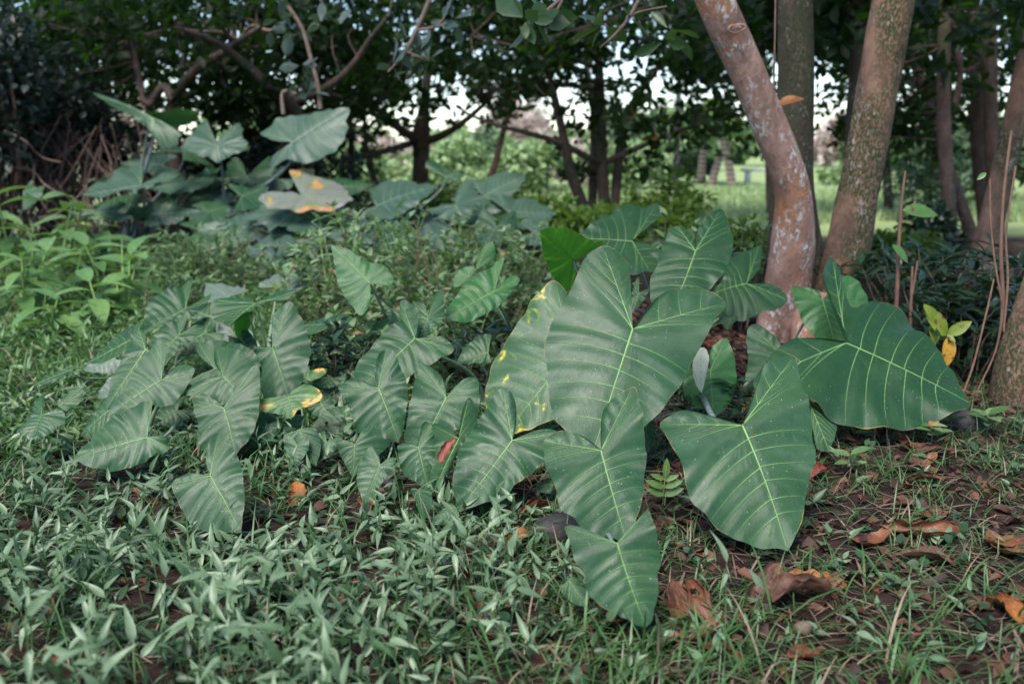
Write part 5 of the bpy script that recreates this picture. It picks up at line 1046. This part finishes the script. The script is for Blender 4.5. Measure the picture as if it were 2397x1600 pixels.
o = empty('spotted_seedling', base, 'seedling with brown-spotted leaves, one hanging leaf bright yellow-orange', 'seedling'); b = Bag(); tube(b, np.array([[0, .02, -.02], [.01, .02, q0[2] * .5], rel(q0, o)]), [.006, .005, .003], 6, n=12); link('stem', b.mesh('stem'), M['cane'], o)
for (x, y, tx, ty, L, mm) in ((2170, 770, 2132, 706, .17, 'spotted_mix'), (2172, 768, 2228, 738, .13, 'spotted_mix'), (2176, 770, 2178, 840, .12, 'spotted_yellow'), (2140, 730, 2150, 790, .11, 'spotted_mix'), (2150, 740, 2128, 700, .10, 'spotted_mix'), (2172, 768, 2192, 782, .055, 'spotted_mix')):
    b = Bag(); a0, a1 = at(x * V, y * V, Y), at(tx * V, ty * V, Y - .04); one_leaf(b, rel(a0, o), a1 - a0, (0.05, -.9, .4), np.linalg.norm(a1 - a0) * 1.02, LB); l_ = link('leaf', b.mesh('leaf'), M[mm], o)
    if mm == 'spotted_yellow': l_['label'] = 'hanging yellow-orange spotted leaf'
Y = 5.6; o = empty('hanging_dead_leaf', at(1790 * V, 245 * V, Y), 'orange dead leaf hanging on a long thin stalk in front of the middle trunk', 'dead leaf')
b = Bag(); P, r = px_path([(1780, -120, 2.2), (1778, 60, 2.2), (1776, 150, 2.2), (1774, 240, 2)], Y); tube(b, rel(P, o), r, 6, n=20); link('stalk', b.mesh('stalk'), M['cane'], o)
lt = leaf_template(12, 0.2, 0.55, 0.12); a0, a1 = at(1784 * V, 243 * V, Y), at(1842 * V, 222 * V, Y); b = Bag(); one_leaf(b, rel(a0, o), a1 - a0, (0.1, -.55, .85), np.linalg.norm(a1 - a0) * 1.05, lt, 1.2)
me = b.mesh('leaf'); me.attributes.new('vd', 'FLOAT', 'POINT').data.foreach_set('value', np.abs(lt[0][:, 0]).astype(np.float32)); link('leaf', me, M['dead_orange'], o)
b = Bag(); o = empty('climbing_vines', at(2300 * V, 700 * V, 4.5), 'bundle of thin brown vine stems rising along the right edge by the gnarled tree', 'vines')
for k, pts in enumerate([[(2240, 900, 3), (2285, 800, 4), (2300, 700, 7), (2296, 580, 7), (2303, 440, 6), (2320, 300, 5)], [(2298, 690, 5), (2282, 600, 4), (2272, 500, 4), (2271, 410, 3)], [(2302, 760, 4), (2312, 640, 5), (2308, 540, 4), (2330, 380, 4)], [(2150, 990, 4), (2190, 940, 4), (2225, 860, 4), (2262, 720, 4), (2280, 640, 3)]]):
    b = Bag(); P, r = px_path(pts, 4.4 - .04 * k); r = r * .6; tube(b, rel(P, o), r, 8, .05, n=30); link('stem', b.mesh('stem'), M['cane'], o)
b = Bag(); one_leaf(b, rel(at(2262 * V, 396 * V, 4.35), o), (-.3, -.1, -.2), (0, -.8, .5), .05, LB); link('leaf', b.mesh('leaf'), M['spotted'], o)
# little fern
fp = on_ground(1520 * V, 1178 * V); o = empty('fern', fp, 'small bright fern frond standing below the largest plant', 'fern')
b = Bag(); tube(b, np.array([[0, 0, 0], [0, -.01, .06], [.008, -.015, .15]]), .0022, 5, n=12); link('stem', b.mesh('stem'), M['ginger_stem'], o)
b = Bag(); LFN = leaf_template(6, .17, .15, .12)
for z, s, L in ((.035, 1, .075), (.035, -1, .07), (.065, 1, .07), (.065, -1, .075), (.092, 1, .055), (.095, -1, .055)): one_leaf(b, (.001, -.012, z), (s * .9, -.1, .42), (0, -.9, .5), L, LFN)
one_leaf(b, (.004, -.014, .10), (.05, -.05, 1), (0, -1, .1), .075, LFN); link('frond', b.mesh('frond'), M['ginger'], o)
# dry pale twigs sticking out of the shrubs
for pts, Y, lab in [([(520, 610), (560, 560), (590, 530), (607, 522)], 8.6, 'bare reddish twig arching up before the hollow at left'), ([(960, 545), (955, 520), (948, 505)], 6.8, 'short bare pink twig among the middle shrubs'),
                   ([(985, 640), (972, 590), (965, 560)], 6.0, 'bare pale twig standing in the middle shrubs'), ([(1000, 690), (1004, 620), (990, 570)], 5.8, 'second bare pale twig, right in the middle shrubs'), ([(705, 625), (690, 610)], 7.0, 'short red twig behind the umbrella-like leaf')]:
    q = at(pts[0][0] * V, pts[0][1] * V, Y); o = bpy.data.objects.new('twig', None); bpy.data.objects.remove(o)
    b = Bag(); P = np.array([at(x * V, y * V, Y) for x, y in pts]); g0 = np.array([P[0][0] - .05, P[0][1], float(gz(P[0][0], P[0][1])) - .02]); P = np.vstack([g0, P])
    tube(b, P - g0, np.linspace(.006, .003, len(P)), 6, n=16); tag(link('twig', b.mesh('twig'), M['cane'], None, tuple(g0)), lab, 'twig', 'bare twigs among the shrubs')

# ------------------------------------------------------------------ ground cover, grass, litter
def in_view(Pn, margin=1.25):
    return (np.abs(Pn[:, 0]) < Pn[:, 1] * 0.515 * margin + 0.35)
def cover_density(x, y):
    """leafy creeping plants: dense at left, thinning out to the right"""
    e = 0.05 - 0.28 * np.clip(y - 2.6, 0, 1.6) + 0.25 * np.sin(2.1 * y + 1) * 0.5
    d = 1 / (1 + np.exp((x - e) / 0.16))
    d *= 1 - 0.75 * np.exp(-(((x + .30) / .35) ** 2 + ((y - 3.9) / .5) ** 2))
    return d
def lowf(x, y):
    """the carpet is low round the elephant ears and taller towards the front edge"""
    return np.where(y < 5, 0.45 + 0.65 * np.clip((3.0 - y) / .5, 0, 1), 1.0)
def sprigs(n, x0, x1, y0, y1, hmin, hmax, leaf, tm, dens, name, mat, label, tilt=.25, nl=6, hang=0.0):
    x = rng.uniform(x0, x1, n); y = rng.uniform(y0, y1, n); keep = (rng.random(n) < dens(x, y)); x, y = x[keep], y[keep]
    P = np.stack([x, y, gz(x, y)], 1); P = P[in_view(P)]; n = len(P)
    h = rng.uniform(hmin, hmax, n) * lowf(P[:, 0], P[:, 1]) * (0.75 + .35 * np.sin(P[:, 0] * 3.1 + 1) * np.sin(P[:, 1] * 2.7)) ; L = norm(np.stack([rng.normal(0, tilt, n), rng.normal(-.05, tilt, n), np.ones(n)], 1))
    bag = Bag(); az0 = rng.uniform(0, 6.28, n); pv = rng.random(n)
    for k in range(nl):
        t = 1 - k / nl * rng.uniform(.75, 1.05, n); C = P + L * (h * t)[:, None]
        az = az0 + k * (math.pi * .85 + rng.normal(0, .3, n)); el = np.where(rng.random(n) < hang, rng.uniform(-1.5, 2.2, n), rng.uniform(-.55, .95, n)) + .8 * (k == 0)
        ax = np.stack([np.cos(az), np.sin(az), el], 1); up = np.repeat([[0, -.12 - .5 * hang, 1.0]], n, 0) + rand_dirs(n) * .55
        on = rng.random(n) < (1 - .06 * k)
        scatter(bag, tm, C[on], ax[on], up[on], (leaf * rng.uniform(.5, 1.2, n) * (1 - .04 * k))[on], np.clip(pv * .55 + rng.random(n) * .45, 0, 1)[on])
    # stems
    w = .0022; s = np.stack([L[:, 1] * 0 + 1, L[:, 0] * 0, -L[:, 0]], 1); s = norm(s) * w; f = norm(np.cross(L, s)) * w
    tp = P + L * h[:, None]; v = np.stack([P - s, P + f, P + s, tp + s * .5, tp + f * .5, tp - s * .5], 1).reshape(-1, 3); i = np.arange(n)[:, None] * 6
    bag.add(v, np.vstack([i + np.array([[0, 1, 4, 5]]), i + np.array([[1, 2, 3, 4]])]), np.repeat(pv * .3, 6))
    return tag(link(name, bag.mesh(name), mat), label, 'ground cover', kind='stuff')
LC = leaf_template(7, 0.155, 0.45, 0.22, 0.36, 1.0)
LC2 = leaf_template(5, 0.14, 0.4, 0.3, 0.36, 1.0)
M['cover_low'] = foliage_mat('low_ground_cover_leaf', (0.012, 0.040, 0.011), (0.048, 0.100, 0.034), 0.45, 0.2, (0.12, 0.25, 0.05), cc=(0.30, 0.22, 0.06), thr=0.955)  # shade in the gaps below the sprigs put into this darker leaf colour
LRD = leaf_template(5, .42, .15, .15)
M['clover'] = foliage_mat('round_weed_leaf', (0.012, 0.045, 0.018), (0.045, 0.11, 0.045), 0.5, 0.2, (0.1, 0.22, 0.05), cc=(0.30, 0.20, 0.05), thr=0.93)
sprigs(900, -2.6, 2.3, 1.7, 5.2, .03, .12, .034, LRD, lambda x, y: .5 + .5 * np.sin(2.3 * x + 4 * y), 'ground_cover', M['clover'], 'small round-leaved weeds among the other ground cover', nl=4)
LCN = leaf_template(7, 0.115, 0.4, 0.26, 0.34, 1.0)
patchy = lambda x, y: np.clip(cover_density(x, y) * (.45 + .75 * (np.sin(2.9 * x + 2.2 * y) * np.sin(3.7 * y - 1.3 * x + 1) > -.35)) * np.where((y > 3.3) & (x < -.35), .35, 1), 0, 1)
sprigs(2400, -2.6, 0.75, 1.6, 5.2, .04, .13, .058, LC, cover_density, 'ground_cover', M['cover_low'], 'dark green low creeping plants carpeting the left foreground')
sprigs(1700, -2.6, 0.55, 1.7, 4.9, .11, .34, .078, LCN, patchy, 'ground_cover', M['cover'], 'taller pale grey-green pointed-leaved sprigs above the left foreground carpet', tilt=.17, nl=8, hang=.6)
sprigs(5200, -3.9, 0.3, 4.0, 8.2, .06, .20, .075, LC2, lambda x, y: np.clip(1.15 / (1 + np.exp((x + .35 - .0 * y) / .3)), 0, 1), 'ground_cover', M['cover_far'], 'green leafy ground cover behind the left elephant ears')
sprigs(4200, -6.6, 1.4, 7.5, 13.5, .06, .22, .085, LC2, lambda x, y: np.clip(1.0 / (1 + np.exp((x - .2) / .4)), 0, 1) * .85, 'ground_cover', M['cover_far'], 'green undergrowth carpet reaching back to the giant taro')
sprigs(420, -0.1, 2.5, 2.0, 5.0, .04, .13, .06, LC, lambda x, y: .6 + 0 * x, 'ground_cover', M['cover'], 'scattered pointed-leaved sprigs on the bare soil at right', nl=4)
def grass(n, x0, x1, y0, y1, L0, L1, w, dens, name, mat, label, per=7, rows=5, spread=.03):
    nt = n // per; x = rng.uniform(x0, x1, nt); y = rng.uniform(y0, y1, nt); k = rng.random(nt) < dens(x, y); x, y = x[k], y[k]
    x = np.repeat(x, per) + rng.normal(0, spread, len(x) * per); y = np.repeat(y, per) + rng.normal(0, spread, len(y) * per)
    P = np.stack([x, y, gz(x, y) - .004], 1); P = P[in_view(P)]; n = len(P)
    L = rng.uniform(L0, L1, n); az = rng.uniform(0, 6.28, n); lean = rng.uniform(.1, .95, n); cur = rng.uniform(.4, 1.9, n)
    d = np.stack([np.cos(az), np.sin(az)], 1); sd_ = np.stack([-np.sin(az), np.cos(az)], 1); vs = []
    for t in np.linspace(0, 1, rows):
        ang = lean + cur * t; hx = L * t * np.sin(lean + cur * t * .5); hz = L * t * np.cos(lean + cur * t * .6); ww = w * (1 - t ** 2.2) * (.6 + .4 * min(1, t * 3)) + .0004
        C = P + np.stack([d[:, 0] * hx, d[:, 1] * hx, np.maximum(hz, .004)], 1)
        for s in (-1, 1): vs.append(C + np.stack([sd_[:, 0] * ww * s, sd_[:, 1] * ww * s, 0 * ww * hx], 1))
    v = np.stack(vs, 1).reshape(-1, 3); i = np.arange(n)[:, None] * rows * 2
    f = np.vstack([i + np.array([[2*j, 2*j+1, 2*j+3, 2*j+2]]) for j in range(rows - 1)])
    me = np_mesh(name, v, f, {'var': np.repeat(rng.random(n), rows * 2)})
    return tag(link(name, me, mat), label, 'grass', kind='stuff')
grass(9800, -.2, 2.5, 1.75, 5.4, 0.05, .15, .0021, lambda x, y: .75 + 0 * x, 'grass', M['grass'], 'thin green grass tufts on the bare soil at right', per=6)
grass(480, -.1, 1.7, 1.75, 2.7, .12, .26, .0040, lambda x, y: 1 + 0 * x, 'grass', M['grass'], 'longer grass blades along the front edge at right', per=6)
grass(5200, -3.0, .4, 1.7, 6.0, .08, .27, .0028, lambda x, y: .8 + 0 * x, 'grass', M['grass'], 'grass blades mixed with the ground cover at left', per=6)
grass(20000, -5.2, -.3, 5.0, 9.5, .10, .26, .006, lambda x, y: 1 + 0 * x, 'grass', M['grass'], 'green grass behind the left elephant ears', per=7, rows=4, spread=.06)
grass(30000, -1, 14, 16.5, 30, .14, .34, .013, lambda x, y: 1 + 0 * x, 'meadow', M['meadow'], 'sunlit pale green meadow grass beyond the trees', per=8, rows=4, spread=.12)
# straws and litter scraps
def scraps(n, dens, tm, s0, s1, name, mat, label, box_, flat=.25, wsc=(1, 1)):
    x = rng.uniform(box_[0], box_[1], n); y = rng.uniform(box_[2], box_[3], n); k = rng.random(n) < dens(x, y); x, y = x[k], y[k]
    P = np.stack([x, y, gz(x, y) + rng.uniform(.003, .02, len(x))], 1); P = P[in_view(P)]; n = len(P)
    d = rand_dirs(n, -flat, flat); b = Bag(); scatter(b, tm, P, d, np.repeat([[0, 0, 1.0]], n, 0) + rand_dirs(n) * flat * 2, rng.uniform(s0, s1, n), rng.random(n), rng.uniform(*wsc, n))
    return tag(link(name, b.mesh(name), mat), label, 'litter', kind='stuff')
soil_d = lambda x, y: np.clip(1.1 - .85 * cover_density(x, y), 0, 1)
scraps(9500, soil_d, leaf_template(4, .3, .5, .5), .02, .075, 'leaf_litter', M['litter'], 'broken brown leaf litter over the soil', (-1.6, 3.2, 1.8, 8.5), .3, (.5, 1.4))
scraps(6500, soil_d, leaf_template(4, .012, .5, .12), .05, .20, 'dry_straw', M['straw'], 'dry straw and rootlets over the soil', (-1.6, 2.8, 1.8, 6.5), .12, (.6, 1.5))

# fallen leaves, stones and seeds as single things
def dead_leaf_mesh(seed, hw=.27, curl=1.0):
    g = np.random.default_rng(seed); nr, nc = 30, 17; t = np.linspace(0, 1, nr); c = np.linspace(-1, 1, nc); T_, C_ = np.meshgrid(t, c, indexing='ij')
    w = hw * np.sin(np.pi * T_ ** .75) ** .7 * (1 + .10 * np.sin(9 * T_ + g.uniform(0, 6)) + .07 * np.sin(23 * T_ + g.uniform(0, 6)) * np.sign(C_)) + .006
    a = curl * g.uniform(.5, 2.3); la = g.uniform(-1.6, 1.8); rl = .5 + .5 * np.sin(np.pi * T_ + g.uniform(-.6, .6))
    ar = a * (.4 + .6 * rl) * (1 + .35 * np.sign(C_) * g.uniform(-1, 1)); x = np.sin(ar * C_) * w / ar; z = (1 - np.cos(ar * C_)) * w / ar
    T_b = np.sin(la * (T_ - .5)) / la + .5; z = z + (1 - np.cos(la * (T_ - .5))) / la
    for q in range(8):
        k1_, k2_, ph = g.uniform(3, 16), g.uniform(4, 26), g.uniform(0, 6); am = .16 / (k1_ + k2_)
        z = z + am * np.sin(k1_ * C_ * 1.3 + k2_ * T_ + ph) * (.4 + np.abs(C_)); x = x + .7 * am * np.sin(k2_ * T_ * 1.2 + ph * 2)
    T0_ = T_; T_ = T_b
    z -= z.min(); vd = np.minimum(np.abs(C_) * w, np.abs(((T0_ * 9 - np.abs(C_) * 1.1) % 1) - .5) * .1) * .13
    v = np.stack([x, T_ - .5, z], -1).reshape(-1, 3); i = (np.arange(nr - 1)[:, None] * nc + np.arange(nc - 1)[None]).reshape(-1)
    f = np.stack([i, i + 1, i + nc + 1, i + nc], 1); keep = np.ones(len(f), bool)
    if g.random() < .5: keep &= ~((np.abs(T0_.reshape(-1)[i] - g.uniform(.4, .8)) < .06) & (np.abs(C_.reshape(-1)[i] - g.uniform(-.6, .6)) < .25))
    return np_mesh('fallen_leaf', v, f[keep], {'vd': vd.reshape(-1)})
DM = {}
for mk in ('dead', 'dead_grey', 'dead_orange', 'dead_red'):
    DM[mk] = []
    for s in range(5):
        me = dead_leaf_mesh(hash((mk, 1)) % 7 * 0 + len(mk) * 10 + s); me.materials.append(M[mk]); DM[mk].append(me)
LBL = {'dead': 'curled brown dead leaf lying on the soil among grass', 'dead_grey': 'dull grey-brown dead leaf flat on the soil among grass'}
def fallen(x, y, L, ang, mk, label=None, tilt=0.0, zoff=.008, group=True, p=None):
    p = on_ground(x * V, y * V) if p is None else p
    me = DM[mk][int(rng.integers(0, 5))]; o = bpy.data.objects.new('fallen_leaf', me); col.objects.link(o)
    o.location = (p[0], p[1], p[2] + zoff); o.scale = (L, L, L * rng.uniform(.7, 1.1)); o.rotation_euler = (rng.normal(0, .18) + tilt, rng.normal(0, .18), R(ang))
    tag(o, label or LBL[mk], 'fallen leaf', {'dead': 'curled brown dead leaves', 'dead_grey': 'grey-brown dead leaves'}[mk] if label is None else 'singular dead leaves'); return o
for x, y, L, ang, mk, lab in [
    (1868, 1372, .16, 70, 'dead_orange', 'bright orange dead leaf on the soil below the big front leaf'),
    (1130, 1412, .20, 35, 'dead', 'large folded brown leaf in the ground cover at the bottom middle'),
    (2105, 1268, .23, 60, 'dead', 'longest brown leathery dead leaf, on the soil at lower right'),
    (2000, 1290, .16, -60, 'dead', 'brown dead leaf with holes left of the longest dead leaf'),
    (1600, 1410, .19, 10, 'dead', 'pair-edged upright brown leaf under the lowest elephant ear leaf, right of its tip'),
    (1560, 1420, .18, 15, 'dead', 'narrow brown leaf left of the upright brown leaf'),
    (1405, 1440, .19, 15, 'dead', 'brown dead leaf just left of the lowest elephant ear tip'),
    (1440, 1452, .15, -5, 'dead_grey', 'grey-brown leaf under the lowest elephant ear tip'),
    (1620, 1478, .15, -70, 'dead', 'small rolled brown leaf at the bottom centre'),
    (1880, 1120, .13, -50, 'dead_red', 'dark red dead leaf beside the big front leaf'),
    (2300, 1300, .17, 10, 'dead', 'brown leaf cut by the right edge'), (2300, 1450, .16, 10, 'dead_orange', 'orange-brown leaf at the lower right corner'),
    (1760, 1385, .19, -40, 'dead_grey', 'crumpled grey-brown leaf left of the bright orange leaf'),
    (1845, 1420, .22, -70, 'dead_grey', 'long dull leaf strip below the bright orange leaf'),
    (2120, 1330, .17, 80, 'dead_grey', 'mauve-brown dead leaf below the longest dead leaf'),
    (330, 1165, .14, 60, 'dead', 'pale pinkish-brown crumpled leaf in the left ground cover'),
    (680, 1165, .16, 10, 'dead_orange', 'yellow-orange dead leaf in the ground cover right of the tip-down leaf'),
    (855, 1195, .17, 0, 'dead', 'brown leaf standing in the ground cover below the middle clump'),
    (1010, 1135, .13, 30, 'dead', 'brown leaf below the leaf carrying the red one'),
    (1170, 1250, .16, 60, 'dead_orange', 'rusty leaf in the ground cover in front of the dark stone'),
    (985, 1345, .17, 10, 'dead', 'reddish-brown ragged leaf in the middle ground cover'), (920, 1345, .10, -55, 'dead_red', 'small crimson leaf left of the ragged leaf'),
    (2075, 1055, .15, 30, 'dead', 'brown leaf on the litter below the broad dark leaf'), (2060, 1010, .12, 80, 'dead_grey', 'pale dead leaf under the edge of the broad dark leaf'),
    (120, 1440, .15, 20, 'dead', 'dark reddish-brown leaf in the lower left ground cover')]:
    o = fallen(x, y, L * 1.08, ang, mk, lab, tilt=.3 if 'upright' in lab or 'standing' in lab else 0)
kx = 0
while kx < 130:
    x, y = rng.uniform(-.55, 2.3), rng.uniform(2.0, 6.6)
    if x > y * .53 or cover_density(np.array([x]), np.array([y]))[0] > .7: continue
    kx += 1; fallen(0, 0, rng.uniform(.06, .165), rng.uniform(0, 360), 'dead' if rng.random() < .6 else 'dead_grey', p=np.array([x, y, float(gz(x, y))]))
pr = at(1028 * V, 1033 * V, 3.20); o = fallen(0, 0, .10, -40, 'dead_orange', 'small curled red-orange dead leaf resting on an elephant ear leaf', .6, 0, p=pr); o.data = DM['dead_red'][3].copy(); o.data.materials.clear(); o.data.materials.append(dead_mat('dead_leaf_scarlet', (0.10, .022, .014), (.26, .065, .035))); o.rotation_euler = (R(48), R(10), R(-38))
def stone(x, y, s, label):
    p = on_ground(x * V, y * V); g = np.random.default_rng(int(x)); u, w = np.meshgrid(np.linspace(0, 2*np.pi, 25)[:-1], np.linspace(.02, np.pi - .02, 13), indexing='ij')
    d = np.stack([np.cos(u) * np.sin(w), np.sin(u) * np.sin(w), np.cos(w)], -1); rr = np.ones(u.shape)
    for q in range(7):
        k = norm(g.normal(0, 1, 3)); rr = np.minimum(rr, g.uniform(.72, .95) / np.maximum(d @ k, .05))
    v = (d * rr[..., None] * np.array([1, .8, .55]) * s).reshape(-1, 3); n0, n1 = u.shape; i = np.arange(n0)[:, None]; j = np.arange(n1 - 1)[None]
    f = np.stack([i * n1 + j, i * n1 + j + 1, ((i + 1) % n0) * n1 + j + 1, ((i + 1) % n0) * n1 + j], -1).reshape(-1, 4)
    tag(link('stone', np_mesh('stone', v, f), M['stone'], None, (p[0], p[1], p[2] + .25 * s)), label, 'stone', 'dark stones')
stone(1275, 1240, .10, 'dark stone in the soil left of the two overlapping leaves'); stone(2215, 1010, .11, 'dark stone beside the gnarled tree foot'); stone(1700, 1265, .05, 'small dark stone left of the big front leaf tip'); stone(905, 1125, .06, 'dark stone in the shade below the middle clump')
M['fruit'] = plain_mat('red_fruit_skin', (0.30, 0.035, 0.05), (0.45, 0.16, 0.15), 40, .4, .2)
for x, y, s, lab in ((1543, 1475, .012, 'small pink-red fallen fruit on the soil at the bottom'), (1840, 1470, .02, 'pale pinkish seed pod on the soil below the orange leaf')):
    p = on_ground(x * V, y * V); b = Bag(); t = np.linspace(-1, 1, 11); tube(b, np.stack([t * s * 1.35, t * s * .3, 0 * t], 1), np.sqrt(np.maximum(1 - t * t, .002)) * s, 10); tag(link('fruit', b.mesh('fruit'), M['fruit'] if s < .018 else M['straw'], None, (p[0], p[1], p[2] + s * .8)), lab, 'fruit')
LS = leaf_template(7, .24, .2, .15)
for x, y, n, L, lab in [(1945, 1090, 6, .085, 'round-leaved green seedling on the litter right of the big front leaf'), (2000, 1010, 5, .09, 'two-leaved green seedling under the broad dark leaf'), (2175, 985, 8, .09, 'bushy green seedling left of the gnarled tree'), (2260, 985, 9, .10, 'larger round-leaved seedling at the gnarled tree foot'), (2130, 1020, 9, .08, 'low leafy seedling below the tip of the broad dark leaf')]:
    p = on_ground(x * V, (y + 40) * V); o = empty('seedling', p, lab, 'seedling', 'green seedlings at right'); h = .10; b = Bag(); tube(b, np.array([[0, 0, -.01], [.005, 0, h * .5], [0, 0, h]]), .0025, 6, n=8); link('stem', b.mesh('stem'), M['cane'], o)
    a_ = np.arange(n) * 2.4; b = Bag(); scatter(b, LS, np.stack([0*a_, 0*a_, h * (1 - .5 * np.arange(n) / n)], 1), np.stack([np.cos(a_), np.sin(a_), rng.uniform(.0, .7, n)], 1), np.repeat([[0, -.2, 1.0]], n, 0), L * rng.uniform(.7, 1.1, n), rng.random(n)); link('foliage', b.mesh('foliage'), M['shrub'], o)
